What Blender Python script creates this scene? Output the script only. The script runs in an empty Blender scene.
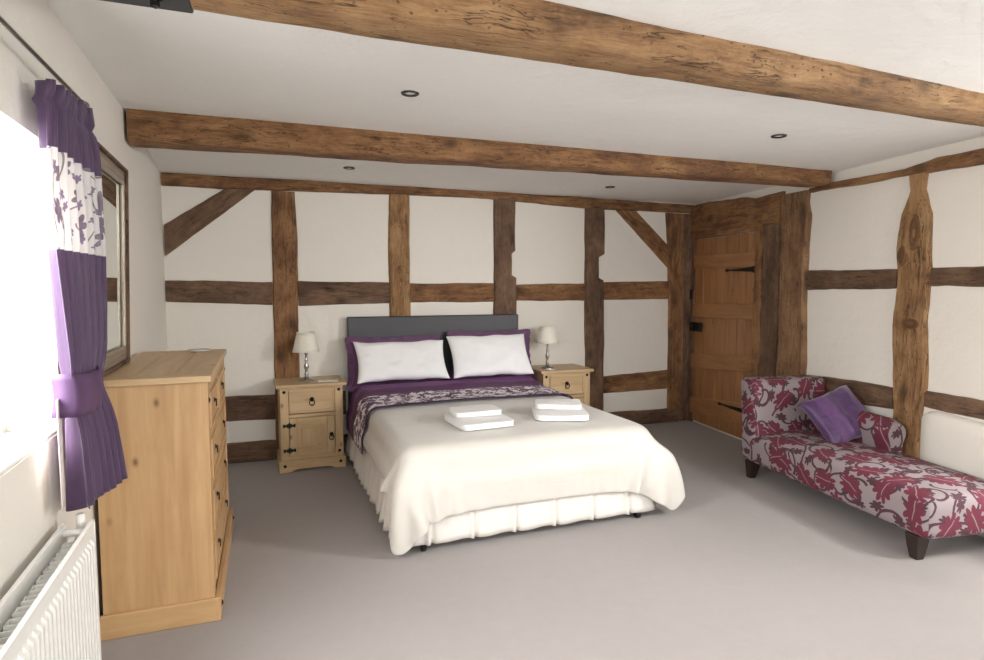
import bpy, bmesh, math, random
import numpy as np
from mathutils import Vector, Matrix, noise
R = math.radians
sc = bpy.context.scene
COL = sc.collection
random.seed(4)

# ------------------------------------------------------------------ camera
cam_d = bpy.data.cameras.new('camera'); cam = bpy.data.objects.new('camera', cam_d); COL.objects.link(cam)
cam.location = (0, 0, 1.40)
cam.rotation_euler = (R(90 - 4.1), 0, R(-20.6))
cam_d.sensor_width = 36; cam_d.lens = 36 * 605 / 984
cam_d.clip_start = 0.05; cam_d.clip_end = 100
sc.camera = cam
# ------------------------------------------------------------------ view, sky, daylight and added lamps
sc.view_settings.view_transform = 'Standard'; sc.view_settings.look = 'None'
sc.view_settings.gamma = 1.0; sc.view_settings.exposure = 0.27
w = bpy.data.worlds.new('sky'); sc.world = w; w.use_nodes = True
w.node_tree.nodes['Background'].inputs[0].default_value = (0.93, 0.96, 1.0, 1)
w.node_tree.nodes['Background'].inputs[1].default_value = 3.0

def area(name, loc, target, sx, sy, power, color=(1, 1, 1), spread=180):
    l = bpy.data.lights.new(name, 'AREA'); l.shape = 'RECTANGLE'; l.size = sx; l.size_y = sy
    l.energy = power; l.color = color; l.spread = R(spread)
    o = bpy.data.objects.new(name, l); COL.objects.link(o); o.location = loc
    o.rotation_euler = (Vector(target) - Vector(loc)).to_track_quat('-Z', 'Y').to_euler()
    return o
# daylight outside the left window; other lamps stand outside window openings added for light
area('daylight_left', (-1.55, 1.62, 1.95), (.3, 1.75, .75), 1.9, 1.3, 230, (1.0, 0.993, 0.98))
area('unseen_light_right', (4.0, 0.72, 2.0), (3.0, 2.4, .9), .40, .40, 118, (1.0, 0.99, 0.975))  # unseen source placed from the shadows; its window is added
area('added_fill_rear_right', (2.5, -2.6, 2.15), (2.35, -.6, 1.05), 1.8, 1.4, 62, (1.0, 0.993, 0.98))  # added fill, through an added rear window
area('added_fill_rear_left', (0.3, -2.6, 2.15), (0.45, -.6, 1.05), 1.8, 1.4, 60, (1.0, 0.993, 0.98))  # added fill from behind the camera

# ------------------------------------------------------------------ room frame
YB = 5.16
AW = R(7.2)
P0 = Vector((4.16, YB, 0)); DS = Vector((-math.sin(AW), -math.cos(AW), 0)); NW = Vector((-math.cos(AW), math.sin(AW), 0))
def RWP(s, z, o=0.0): return P0 + DS * s + NW * o + Vector((0, 0, z))      # point on the right wall
def BWP(x, z, o=0.0): return Vector((x, YB - o, z))                        # point on the back wall
def XL(y): return -0.70 + 0.02 * (YB - y)                                  # left wall
def zc(x, y):
    t = min(1, max(0, (x + 0.7) / 4.6)); z = 2.335 + (2.235 - 2.335) * t
    k = min(1, max(0, (y - 3.9) / 1.2)); return z + (2.248 - z) * k
# ------------------------------------------------------------------ material helpers
class NT:
    def __init__(s, name):
        s.m = bpy.data.materials.new(name); s.m.use_nodes = True
        s.t = s.m.node_tree; s.b = s.t.nodes['Principled BSDF']
    def n(s, typ, ins=None, **kw):
        nd = s.t.nodes.new(typ)
        for k, v in kw.items(): setattr(nd, k, v)
        for k, v in (ins or {}).items():
            if isinstance(v, bpy.types.NodeSocket): s.t.links.new(v, nd.inputs[k])
            else: nd.inputs[k].default_value = v
        return nd
    def math(s, op, a, b=0.0, c=0.0, clamp=False):
        nd = s.n('ShaderNodeMath', {0: a, 1: b, 2: c}, operation=op, use_clamp=clamp); return nd.outputs[0]
    def vmath(s, op, a, b=(0, 0, 0)):
        nd = s.n('ShaderNodeVectorMath', {0: a, 1: b}, operation=op); return nd.outputs[0]
    def coord(s, mode='grain'):
        if mode == 'grain': return s.n('ShaderNodeAttribute', attribute_name='grain').outputs['Vector']
        return s.n('ShaderNodeTexCoord').outputs['Object']
    def scale(s, v, xyz): return s.n('ShaderNodeMapping', {'Vector': v, 'Scale': xyz}).outputs[0]
    def noise(s, v, sc_, det=4, rough=.55, dist=0.0):
        return s.n('ShaderNodeTexNoise', {'Vector': v, 'Scale': sc_, 'Detail': det, 'Roughness': rough, 'Distortion': dist}).outputs[0]
    def ramp(s, f, stops, interp='LINEAR'):
        nd = s.n('ShaderNodeValToRGB', {'Fac': f}); cr = nd.color_ramp; cr.interpolation = interp
        while len(cr.elements) < len(stops): cr.elements.new(0.5)
        for e, (p, c) in zip(cr.elements, stops):
            e.position = p; e.color = (*c, 1) if len(c) == 3 else c
        return nd.outputs[0]
    def mix(s, f, a, b, bt='MIX'):
        nd = s.n('ShaderNodeMix', data_type='RGBA', blend_type=bt)
        for i, v in ((0, f), (6, a), (7, b)):
            if isinstance(v, bpy.types.NodeSocket): s.t.links.new(v, nd.inputs[i])
            else: nd.inputs[i].default_value = (v if i == 0 else (*v, 1) if len(v) == 3 else v)
        return nd.outputs[2]
    def bump(s, h, strength=.3, dist=.01):
        nd = s.n('ShaderNodeBump', {'Height': h, 'Strength': strength, 'Distance': dist})
        s.t.links.new(nd.outputs[0], s.b.inputs['Normal'])
    def out(s, col=None, rough=.6, metal=0.0, **kw):
        if col is not None:
            if isinstance(col, bpy.types.NodeSocket): s.t.links.new(col, s.b.inputs['Base Color'])
            else: s.b.inputs['Base Color'].default_value = (*col, 1)
        s.b.inputs['Roughness'].default_value = rough; s.b.inputs['Metallic'].default_value = metal
        for k, v in kw.items(): s.b.inputs[k].default_value = v
        return s.m
def srgb(r, g, b):
    f = lambda c: (c / 255 / 12.92) if c / 255 <= .04045 else ((c / 255 + .055) / 1.055) ** 2.4
    return (f(r), f(g), f(b))

def simple(name, col, rough=.6, metal=0.0, bs=0, bstr=.2, **kw):
    t = NT(name)
    v = t.coord('obj'); nz = t.noise(v, bs or 30, 3)
    c = t.mix(nz, tuple(x * .93 for x in col), tuple(min(1, x * 1.05) for x in col))
    if bs: t.bump(nz, bstr, .004)
    return t.out(c, rough, metal, **kw)

def oak(name, dark, mid, light, contrast=1.0):
    t = NT(name); v = t.coord()
    v = t.vmath('ADD', v, t.vmath('MULTIPLY', t.vmath('SUBTRACT', t.n('ShaderNodeTexNoise', {'Vector': v, 'Scale': 4.5, 'Detail': 2}).outputs[1], (.5, .5, .5)), (.02, .05, .05)))
    g = t.noise(t.scale(v, (1.3, 15, 15)), 2.4, 8, .72, .9)
    fine = t.noise(t.scale(v, (4, 70, 70)), 2.4, 6, .8)
    big = t.noise(t.scale(v, (1, 2.0, 2.0)), 2.3, 4, .65, .8)
    blot = t.noise(v, 9, 5, .7, .5)
    f = t.math('ADD', t.math('MULTIPLY', g, .5), t.math('ADD', t.math('MULTIPLY', big, .55), t.math('MULTIPLY', fine, .35)))
    f = t.math('ADD', t.math('SUBTRACT', f, .33), t.math('MULTIPLY', blot, .25))
    c = t.ramp(f, [(.20, tuple(x * .5 for x in dark)), (.33, dark), (.47, mid), (.64, light)])
    # drying cracks that run with the grain
    ck = t.noise(t.scale(v, (.8, 14, 14)), 2.5, 3, .5, .5)
    ck = t.math('ABSOLUTE', t.math('SUBTRACT', ck, .5))
    ckm = t.ramp(ck, [(.0, (1, 1, 1)), (.016, (0, 0, 0))])
    gate = t.ramp(t.noise(v, 3.1, 2), [(.47, (0, 0, 0)), (.56, (1, 1, 1))])
    ckm = t.math('MULTIPLY', ckm, gate)
    vk = t.n('ShaderNodeTexVoronoi', {'Vector': t.scale(v, (1, 1.6, 1.6)), 'Scale': 3.6, 'Randomness': 1.0})
    kn = t.ramp(t.math('ADD', vk.outputs['Distance'], t.math('MULTIPLY', t.math('SUBTRACT', fine, .5), .12)), [(.10, (1, 1, 1)), (.22, (.3, .3, .3)), (.34, (0, 0, 0))])
    worm = t.n('ShaderNodeTexVoronoi', {'Vector': t.scale(v, (.7, 1, 1)), 'Scale': 44, 'Randomness': 1.0}).outputs['Distance']
    wm = t.ramp(worm, [(.14, (1, 1, 1)), (.22, (0, 0, 0))])
    wm = t.math('MULTIPLY', wm, t.ramp(t.noise(v, 6, 2), [(.45, (0, 0, 0)), (.52, (1, 1, 1))]))
    hole = t.math('MAXIMUM', t.math('MULTIPLY', ckm, .9), t.math('MAXIMUM', t.math('MULTIPLY', kn, .6), t.math('MULTIPLY', wm, .6)))
    c = t.mix(hole, c, tuple(x * .28 for x in dark))
    h = t.math('SUBTRACT', t.math('ADD', g, t.math('MULTIPLY', fine, .7)), t.math('MULTIPLY', hole, 1.1))
    t.bump(h, .8, .014)
    return t.out(c, .66)

def pine(name, a, b, k=(.15, .07, .03)):
    t = NT(name); v = t.coord()
    g = t.noise(t.scale(v, (.8, 9, 9)), 2.4, 5, .6, .5)
    f = t.math('ADD', t.math('MULTIPLY', g, .75), t.math('MULTIPLY', t.noise(v, 3.5, 3), .25))
    c = t.ramp(f, [(.3, a), (.7, b)])
    vk = t.n('ShaderNodeTexVoronoi', {'Vector': t.scale(v, (1, 1.7, 1.7)), 'Scale': 4.2, 'Randomness': 1.0})
    kn = t.ramp(vk.outputs['Distance'], [(.03, (1, 1, 1)), (.07, (.4, .4, .4)), (.12, (0, 0, 0))])
    c = t.mix(t.math('MULTIPLY', kn, .75), c, k)
    t.bump(f, .08, .004)
    return t.out(c, .42)

M = {}
M['oak'] = oak('aged_oak', srgb(90, 61, 42), srgb(138, 97, 62), srgb(178, 134, 90))
M['oak_mid'] = oak('mid_aged_oak', srgb(94, 68, 48), srgb(142, 106, 74), srgb(176, 140, 102))
M['oak_dark'] = oak('dark_aged_oak', srgb(80, 59, 47), srgb(114, 86, 66), srgb(146, 116, 90))
M['oak_light'] = oak('honey_aged_oak', srgb(100, 70, 44), srgb(156, 116, 76), srgb(190, 152, 108))
M['door_oak'] = pine('door_planks_oak', srgb(136, 92, 56), srgb(178, 128, 84), srgb(84, 54, 34))
M['pine'] = pine('waxed_pine', srgb(182, 142, 98), srgb(208, 172, 126), srgb(96, 60, 30))
M['pine_pale'] = pine('pale_waxed_pine', srgb(184, 152, 110), srgb(212, 184, 142), srgb(104, 72, 42))
M['iron'] = simple('black_iron', (.02, .018, .017), .5, .6)
M['steel'] = simple('painted_steel', (.05, .05, .055), .5, .3)
M['nickel'] = simple('brushed_nickel', (.42, .4, .37), .28, 1.0)
M['white_paint'] = simple('white_gloss_paint', srgb(244, 243, 238), .35)
M['white_plastic'] = simple('white_plastic', srgb(238, 238, 235), .4)
M['leather'] = simple('black_faux_leather', srgb(62, 62, 66), .42, 0, 90, .12)
M['cotton'] = simple('white_cotton', srgb(252, 251, 253), .85, 0, 9, .5)
M['towel'] = simple('white_terry', srgb(250, 249, 247), .95, 0, 420, .6)
M['valance'] = simple('ivory_cotton', srgb(228, 222, 215), .85, 0, 60, .1)
M['purple'] = simple('aubergine_cotton', srgb(98, 56, 96), .6, 0, 55, .25, **{'Sheen Weight': .3})
M['dark_leg'] = simple('dark_stained_wood', (.03, .017, .015), .35)
M['shade'] = simple('cream_lampshade', srgb(240, 236, 222), .8, 0, 200, .1)
M['mattress'] = simple('mattress_ticking', srgb(232, 228, 220), .85)
M['ceramic'] = simple('white_ceramic', srgb(235, 232, 225), .2)
M['bulb'] = simple('lamp_lens', srgb(225, 225, 225), .15)
M['chrome'] = simple('dark_chrome', (.12, .12, .12), .25, 1.0)
t = NT('mirror_glass'); M['mirror'] = t.out((.9, .92, .91), .02, 1.0)
t = NT('champagne_frame'); nz = t.noise(t.scale(t.coord(), (1, 20, 20)), 4, 3)
M['frame'] = t.out(t.ramp(nz, [(.3, srgb(150, 138, 122)), (.7, srgb(196, 186, 170))]), .35, .5)
# plaster
def plaster(name, col, s, amp, rough=.9):
    t = NT(name); v = t.coord('obj')
    a = t.noise(v, 1.3, 3); b = t.noise(v, 9, 5, .6); d = t.noise(v, 60, 3)
    c = t.mix(a, tuple(x * .965 for x in col), tuple(min(1, x * 1.02) for x in col))
    t.bump(t.math('ADD', t.math('MULTIPLY', b, 1.0), t.math('MULTIPLY', d, .12)), amp, s)
    return t.out(c, rough)
M['wall'] = plaster('cream_plaster', srgb(240, 235, 225), .02, .35)
M['ceil'] = plaster('white_ceiling_plaster', srgb(250, 249, 246), .025, .45)
# carpet
t = NT('taupe_carpet'); v = t.coord('obj')
a = t.noise(v, .9, 3, .6); b = t.noise(v, 420, 2); d = t.noise(v, 14, 6, .8)
c = t.mix(a, srgb(156, 148, 144), srgb(170, 163, 159))
c = t.mix(t.math('MULTIPLY', b, .5), c, srgb(132, 125, 123))
c = t.mix(t.math('MULTIPLY', d, .35), c, srgb(186, 180, 178))
t.bump(t.math('ADD', b, t.math('MULTIPLY', d, .6)), .6, .006)
M['carpet'] = t.out(c, .97, **{'Sheen Weight': .15})
# satin bedspread with a faint woven sheen
t = NT('cream_satin'); v = t.coord(); a = t.noise(v, 3, 3); b = t.noise(t.scale(v, (1, 6, 1)), 5, 4, .6, .4)
t.bump(t.math('ADD', a, t.math('MULTIPLY', b, .12)), .5, .03)
M['satin'] = t.out(t.mix(a, srgb(204, 199, 190), srgb(217, 213, 205)), .48, **{'Sheen Weight': .25})

def leaf_nodes(t, v, scale, size, lobes, off, elong=1.5, depth=.35, rnd=.8):
    """mask of lobed leaves scattered over a plane"""
    vv = t.vmath('ADD', v, off)
    vo = t.n('ShaderNodeTexVoronoi', {'Vector': vv, 'Scale': scale, 'Randomness': rnd}, voronoi_dimensions='2D')
    loc = t.vmath('SUBTRACT', vv, vo.outputs['Position'])
    rr = t.n('ShaderNodeSeparateColor', {0: vo.outputs['Color']})
    ang = t.math('MULTIPLY', rr.outputs[0], 6.283)
    rot = t.n('ShaderNodeVectorRotate', {'Vector': loc, 'Angle': ang}, rotation_type='Z_AXIS').outputs[0]
    sp = t.n('ShaderNodeSeparateXYZ', {0: rot}); y = t.math('MULTIPLY', sp.outputs[1], elong)
    r = t.math('SQRT', t.math('ADD', t.math('MULTIPLY', sp.outputs[0], sp.outputs[0]), t.math('MULTIPLY', y, y)))
    th = t.math('ARCTAN2', y, sp.outputs[0])
    lob = t.math('ADD', 1.0 - depth, t.math('MULTIPLY', t.math('ABSOLUTE', t.math('COSINE', t.math('MULTIPLY', th, lobes / 2))), depth))
    q = t.math('DIVIDE', r, lob)
    mask = t.math('LESS_THAN', q, size)
    vein = t.math('MULTIPLY', t.math('LESS_THAN', t.math('ABSOLUTE', sp.outputs[1]), size * .035), t.math('LESS_THAN', q, size * .8))
    return mask, vein, r, th

def damask(name, ground, red, dark, k=1.0):
    t = NT(name); v0 = t.coord()
    wob = t.n('ShaderNodeTexNoise', {'Vector': v0, 'Scale': 9 / k, 'Detail': 2}).outputs[1]
    v = t.vmath('ADD', v0, t.vmath('MULTIPLY', t.vmath('SUBTRACT', wob, (.5, .5, .5)), (.035 * k, .035 * k, 0)))
    m1, ve1, _, _ = leaf_nodes(t, v, 5.4 / k, .092 * k, 9, (3.1, 1.7, 0), 1.4, .40)
    m2, _, _, _ = leaf_nodes(t, v, 8.0 / k, .048 * k, 7, (7.7, 4.1, 0), 1.7, .45)
    # curling stems: spiral arcs round scattered centres
    _, _, r, th = leaf_nodes(t, v, 4.6 / k, .05, 3, (11.3, 9.2, 0), 1.15, .1)
    tgt = t.math('ADD', .070 * k, t.math('MULTIPLY', th, .013 * k))
    s1 = t.math('LESS_THAN', t.math('ABSOLUTE', t.math('SUBTRACT', r, tgt)), .009 * k)
    _, _, r2, th2 = leaf_nodes(t, v, 4.6 / k, .05, 3, (1.3, 15.2, 0), 1.3, .1)
    tgt2 = t.math('ADD', .082 * k, t.math('MULTIPLY', th2, -.012 * k))
    s2 = t.math('LESS_THAN', t.math('ABSOLUTE', t.math('SUBTRACT', r2, tgt2)), .008 * k)
    c = t.mix(t.math('MAXIMUM', s1, s2), ground, dark)
    c = t.mix(m2, c, dark)
    c = t.mix(m1, c, red)
    c = t.mix(t.math('MULTIPLY', ve1, .8), c, ground)
    wv = t.noise(v0, 700, 1); c = t.mix(t.math('MULTIPLY', wv, .25), c, tuple(x * .55 for x in ground))
    t.bump(t.math('ADD', t.math('MULTIPLY', m1, .6), wv), .2, .003)
    return t.out(c, .75)
M['damask'] = damask('crimson_floral_damask', srgb(154, 142, 144), srgb(106, 14, 46), srgb(70, 26, 44), 1.02)
# purple throw with a lilac-white floral band; grain y carries the distance from the throw's foot hem
t = NT('throw_fabric'); v = t.coord(); sy = t.n('ShaderNodeSeparateXYZ', {0: v}).outputs[1]
wob = t.n('ShaderNodeTexNoise', {'Vector': v, 'Scale': 26, 'Detail': 2}).outputs[1]
vv = t.vmath('ADD', v, t.vmath('MULTIPLY', t.vmath('SUBTRACT', wob, (.5, .5, .5)), (.05, .05, 0)))
m1, ve, _, _ = leaf_nodes(t, vv, 11, .048, 6, (2.2, 3.3, 0), 1.8, .4, 1.0)
_, _, r, th = leaf_nodes(t, vv, 12, .02, 3, (5.1, 6.4, 0), 1.2, .1, 1.0)
s1 = t.math('LESS_THAN', t.math('ABSOLUTE', t.math('SUBTRACT', r, t.math('ADD', .034, t.math('MULTIPLY', th, .005)))), .0055)
pat = t.math('MAXIMUM', m1, s1)
band = t.math('MULTIPLY', t.math('GREATER_THAN', sy, .035), t.math('LESS_THAN', sy, .43))
pur = t.mix(t.noise(v, 5, 3), srgb(72, 34, 70), srgb(100, 56, 98))
pur = t.mix(t.math('GREATER_THAN', sy, .56), pur, srgb(116, 74, 120))
c = t.mix(t.math('MULTIPLY', pat, band), pur, srgb(242, 234, 240))
c = t.mix(t.math('LESS_THAN', sy, .03), c, srgb(66, 40, 66))
t.bump(t.noise(t.scale(v, (1, 2.5, 1)), 7, 4, .6, .5), .5, .02)
M['throw'] = t.out(c, .6)
# curtain: aubergine with a white floral band between two heights; grain = (across, height)
t = NT('curtain_fabric'); v = t.coord(); sy = t.n('ShaderNodeSeparateXYZ', {0: v}).outputs[1]
m1, ve, _, _ = leaf_nodes(t, v, 6.5, .048, 6, (2.2, 3.9, 0), 1.5, .5, 1.0)
m2, _, _, _ = leaf_nodes(t, v, 13, .020, 5, (5.2, 1.1, 0), 1.8, .5, 1.0)
_, _, r, th = leaf_nodes(t, v, 5, .02, 3, (4.1, 8.4, 0), 1.8, .1, 1.0)
s1 = t.math('LESS_THAN', t.math('ABSOLUTE', t.math('SUBTRACT', r, t.math('ADD', .075, t.math('MULTIPLY', th, .01)))), .004)
blot = t.noise(v, 22, 3)
band = t.math('MULTIPLY', t.math('GREATER_THAN', sy, 1.51), t.math('LESS_THAN', sy, 1.80))
fl = t.mix(blot, srgb(92, 60, 104), srgb(176, 160, 170))
white = t.mix(s1, srgb(236, 232, 230), srgb(150, 140, 140)); white = t.mix(m2, white, srgb(150, 128, 156)); white = t.mix(m1, white, fl)
pur = t.mix(t.noise(v, 6, 3), srgb(82, 58, 90), srgb(100, 74, 110))
t.bump(t.noise(t.scale(v, (8, 1, 1)), 6, 3), .2, .01)
M['curtain'] = t.out(t.mix(band, pur, white), .45, **{'Sheen Weight': .3})
mm = M['curtain']; tr = mm.node_tree.nodes.new('ShaderNodeBsdfTranslucent'); mx = mm.node_tree.nodes.new('ShaderNodeMixShader')
cn = mm.node_tree.nodes['Principled BSDF'].inputs['Base Color'].links[0].from_socket
mm.node_tree.links.new(cn, tr.inputs[0]); mx.inputs[0].default_value = .25
mm.node_tree.links.new(mm.node_tree.nodes['Principled BSDF'].outputs[0], mx.inputs[1]); mm.node_tree.links.new(tr.outputs[0], mx.inputs[2])
mm.node_tree.links.new(mx.outputs[0], mm.node_tree.nodes['Material Output'].inputs[0])
M['tieback'] = simple('purple_satin_band', srgb(92, 64, 102), .6, 0, 12, .2)
M['lining'] = simple('ivory_lining', srgb(238, 226, 220), .8)
# purple shimmering cushion with satin stripes
t = NT('cushion_fabric'); v = t.coord(); sx = t.n('ShaderNodeSeparateXYZ', {0: v}).outputs[0]
st = t.math('LESS_THAN', t.math('ABSOLUTE', t.math('SUBTRACT', t.math('FRACT', t.math('MULTIPLY', sx, 4.2)), .5)), .2)
c = t.mix(st, srgb(78, 46, 94), srgb(98, 64, 114))
t.bump(t.noise(t.scale(v, (1, 3, 1)), 9, 4, .6, .6), .5, .01)
M['cushion'] = t.out(c, .38, **{'Sheen Weight': .4})
# window glass
t = NT('window_glass'); gl = t.t.nodes.new('ShaderNodeBsdfGlossy'); gl.inputs['Roughness'].default_value = .02
trn = t.t.nodes.new('ShaderNodeBsdfTransparent'); mx = t.t.nodes.new('ShaderNodeMixShader'); mx.inputs[0].default_value = .06
t.t.links.new(trn.outputs[0], mx.inputs[1]); t.t.links.new(gl.outputs[0], mx.inputs[2])
t.t.links.new(mx.outputs[0], t.t.nodes['Material Output'].inputs[0]); M['glass'] = t.m

# ------------------------------------------------------------------ mesh helpers
class MB:
    """collects geometry; every vertex has a grain coordinate (along, across, across)"""
    def __init__(s): s.v = []; s.f = []; s.g = []; s.sm = []
    def add(s, verts, faces, grain, smooth=False):
        o = len(s.v); s.v += [tuple(v) for v in verts]; s.g += [tuple(g) for g in grain]
        s.f += [tuple(i + o for i in f) for f in faces]; s.sm += [smooth] * len(faces)
    def build(s, name, mat, parent=None, bevel=0, seg=2, weld=False):
        me = bpy.data.meshes.new(name); me.from_pydata(s.v, [], s.f)
        at = me.attributes.new('grain', 'FLOAT_VECTOR', 'POINT'); at.data.foreach_set('vector', np.array(s.g, dtype=np.float32).ravel())
        me.polygons.foreach_set('use_smooth', s.sm)
        me.materials.append(mat)
        bm = bmesh.new(); bm.from_mesh(me)
        if weld: bmesh.ops.remove_doubles(bm, verts=bm.verts, dist=1e-5)
        bmesh.ops.recalc_face_normals(bm, faces=bm.faces); bm.to_mesh(me); bm.free()
        me.update()
        o = bpy.data.objects.new(name, me); COL.objects.link(o)
        if bevel:
            b = o.modifiers.new('bevel', 'BEVEL'); b.width = bevel; b.segments = seg; b.limit_method = 'ANGLE'; b.angle_limit = R(40)
        if parent: o.parent = parent
        return o
    def box(s, c, d, ax=0, mat=None, seed=None):
        """box centre c, size d; ax = grain axis; mat = optional Matrix"""
        x, y, z = (k / 2 for k in d); vs = []; gs = []
        rs = random.uniform(0, 40) if seed is None else seed
        for i in (-1, 1):
            for j in (-1, 1):
                for k in (-1, 1):
                    p = Vector((c[0] + i * x, c[1] + j * y, c[2] + k * z))
                    l = (p[ax] + rs, p[(ax + 1) % 3] + rs * .7, p[(ax + 2) % 3] + rs * .3)
                    vs.append(mat @ p if mat else p); gs.append(l)
        s.add(vs, [(0, 1, 3, 2), (4, 6, 7, 5), (0, 4, 5, 1), (2, 3, 7, 6), (0, 2, 6, 4), (1, 5, 7, 3)], gs)
        return s
    def lathe(s, prof, c=(0, 0, 0), n=24, mat=None, smooth=True):
        """profile [(r, z)] around z"""
        vs = []; gs = []; fs = []
        for (r, z) in prof:
            for k in range(n):
                a = 2 * math.pi * k / n; p = Vector((c[0] + r * math.cos(a), c[1] + r * math.sin(a), c[2] + z))
                vs.append(mat @ p if mat else p); gs.append((z, r * a, 0))
        for i in range(len(prof) - 1):
            for k in range(n): fs.append((i * n + k, i * n + (k + 1) % n, (i + 1) * n + (k + 1) % n, (i + 1) * n + k))
        fs.append(tuple(range(n))[::-1]); fs.append(tuple((len(prof) - 1) * n + k for k in range(n)))
        s.add(vs, fs, gs, smooth); return s
    def tube(s, pts, r, n=10, smooth=True):
        pts = [Vector(p) for p in pts]; vs = []; gs = []; fs = []; L = 0
        for i, p in enumerate(pts):
            d = (pts[min(i + 1, len(pts) - 1)] - pts[max(i - 1, 0)]).normalized()
            up = Vector((0, 0, 1)) if abs(d.z) < .9 else Vector((1, 0, 0))
            a = d.cross(up).normalized(); b = a.cross(d)
            if i: L += (p - pts[i - 1]).length
            rr = r[i] if isinstance(r, (list, tuple)) else r
            for k in range(n):
                t = 2 * math.pi * k / n; vs.append(p + a * rr * math.cos(t) + b * rr * math.sin(t)); gs.append((L, rr * t, 0))
        for i in range(len(pts) - 1):
            for k in range(n): fs.append((i * n + k, i * n + (k + 1) % n, (i + 1) * n + (k + 1) % n, (i + 1) * n + k))
        fs.append(tuple(range(n))[::-1]); fs.append(tuple((len(pts) - 1) * n + k for k in range(n)))
        s.add(vs, fs, gs, smooth); return s
    def grid(s, P, G, smooth=True, closed_u=False):
        nu, nv = len(P), len(P[0]); o = []
        for i in range(nu - (0 if closed_u else 1)):
            for j in range(nv - 1): o.append((i * nv + j, ((i + 1) % nu) * nv + j, ((i + 1) % nu) * nv + j + 1, i * nv + j + 1))
        s.add([p for r in P for p in r], o, [g for r in G for g in r], smooth); return s
    def prism(s, pts, ext, grain_ax=0):
        """closed polygon pts (3D), extruded by vector ext"""
        n = len(pts); pts = [Vector(p) for p in pts]; ext = Vector(ext); vs = pts + [p + ext for p in pts]
        gs = [(p[grain_ax], p[(grain_ax + 1) % 3], p[(grain_ax + 2) % 3]) for p in vs]
        s.add(vs, [tuple(range(n)), tuple(range(n, 2 * n))[::-1]] + [(i, (i + 1) % n, n + (i + 1) % n, n + i) for i in range(n)], gs)
        return s
def tag(o, label=None, cat=None, group=None, kind=None):
    for k, v in (('label', label), ('category', cat), ('group', group), ('kind', kind)):
        if v: o[k] = v
    return o
def empty(name, loc, rz=0, label=None, cat=None, group=None):
    o = bpy.data.objects.new(name, None); COL.objects.link(o); o.location = loc; o.rotation_euler = (0, 0, rz); o.empty_display_size = .1
    return tag(o, label, cat, group)
def copy_tree(o, parent=None):
    c = o.copy(); COL.objects.link(c)
    if parent: c.parent = parent
    for ch in list(o.children): copy_tree(ch, c)
    return c
def struct(o, kind='structure'): o['kind'] = kind; return o

def interp(poly, t):
    if t <= poly[0][0]: return poly[0][1]
    for (a, u), (b, v) in zip(poly, poly[1:]):
        if t <= b: return u + (v - u) * (t - a) / max(b - a, 1e-9)
    return poly[-1][1]

def timber(name, P, axis, A, B, depth, mat, label, cat='timber', group=None, rough=.006, step=.03, seed=None, cuts=None, back=-.02, parent=None, taper_ends=False):
    """hewn timber standing proud of a wall. P(u, z, out) maps wall coordinates.
    axis 'v': A, B = left/right edges [(z, u)]; axis 'h': bottom/top edges [(u, z)]"""
    sd = random.uniform(0, 90) if seed is None else seed
    t0 = max(A[0][0], B[0][0]) if taper_ends else min(A[0][0], B[0][0]); t1 = max(A[-1][0], B[-1][0])
    ts = list(np.arange(t0, t1, step)) + [t1]
    for poly in (A, B):
        ts += [p[0] for p in poly if t0 < p[0] < t1]
    ts = sorted(set(round(float(x), 4) for x in ts))
    rows = []; gr = []
    for t in ts:
        def nz(k, f=3.0): return noise.noise(Vector((t * f + sd, k * 7.3, sd * .37)))
        a = interp(A, t) + rough * (nz(1) + .5 * nz(2, 11)); b = interp(B, t) + rough * (nz(3) + .5 * nz(4, 11))
        w_ = b - a; ch = min(.016, w_ * .2) * (1 + .5 * nz(5)); D = depth + rough * .8 * nz(6)
        sec = [(a, back), (a + .0015, D - ch), (a + ch * .8, D), (a + w_ * .3, D + rough * .5 * nz(7, 6)), (a + w_ * .5, D + rough * .7 * nz(8, 5)), (a + w_ * .7, D + rough * .5 * nz(9, 6)), (b - ch * .8, D), (b - .0015, D - ch), (b, back)]
        r = []; g = []
        for q, (u, o) in enumerate(sec):
            p = P(u, t, o) if axis == 'v' else P(t, u, o)
            r.append(p); g.append((t + sd, u + sd * .3, o))
        rows.append(r); gr.append(g)
    m = MB(); n = len(rows[0])
    vs = [p for r in rows for p in r]; gs = [p for r in gr for p in r]; fs = []
    for i in range(len(rows) - 1):
        for j in range(n): fs.append((i * n + j, (i + 1) * n + j, (i + 1) * n + (j + 1) % n, i * n + (j + 1) % n))
    fs.append(tuple(range(n))); fs.append(tuple((len(rows) - 1) * n + j for j in range(n))[::-1])
    m.add(vs, fs, gs, False)
    o = m.build(name, mat, parent)
    for p in o.data.polygons: p.use_smooth = True
    try: o.data.set_sharp_from_angle(angle=R(38))
    except Exception: pass
    return tag(o, label, cat, group) if label else o

# ------------------------------------------------------------------ ROOM SHELL
YR = -1.6; XR_end = RWP((YB - YR) / math.cos(AW), 0)
HT = 2.6
m = MB(); m.prism([(-1.2, YR - .3, -.12), (4.6, YR - .3, -.12), (4.6, 5.6, -.12), (-1.2, 5.6, -.12)], (0, 0, .12))
o = m.build('floor', M['carpet']); struct(o)
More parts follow.
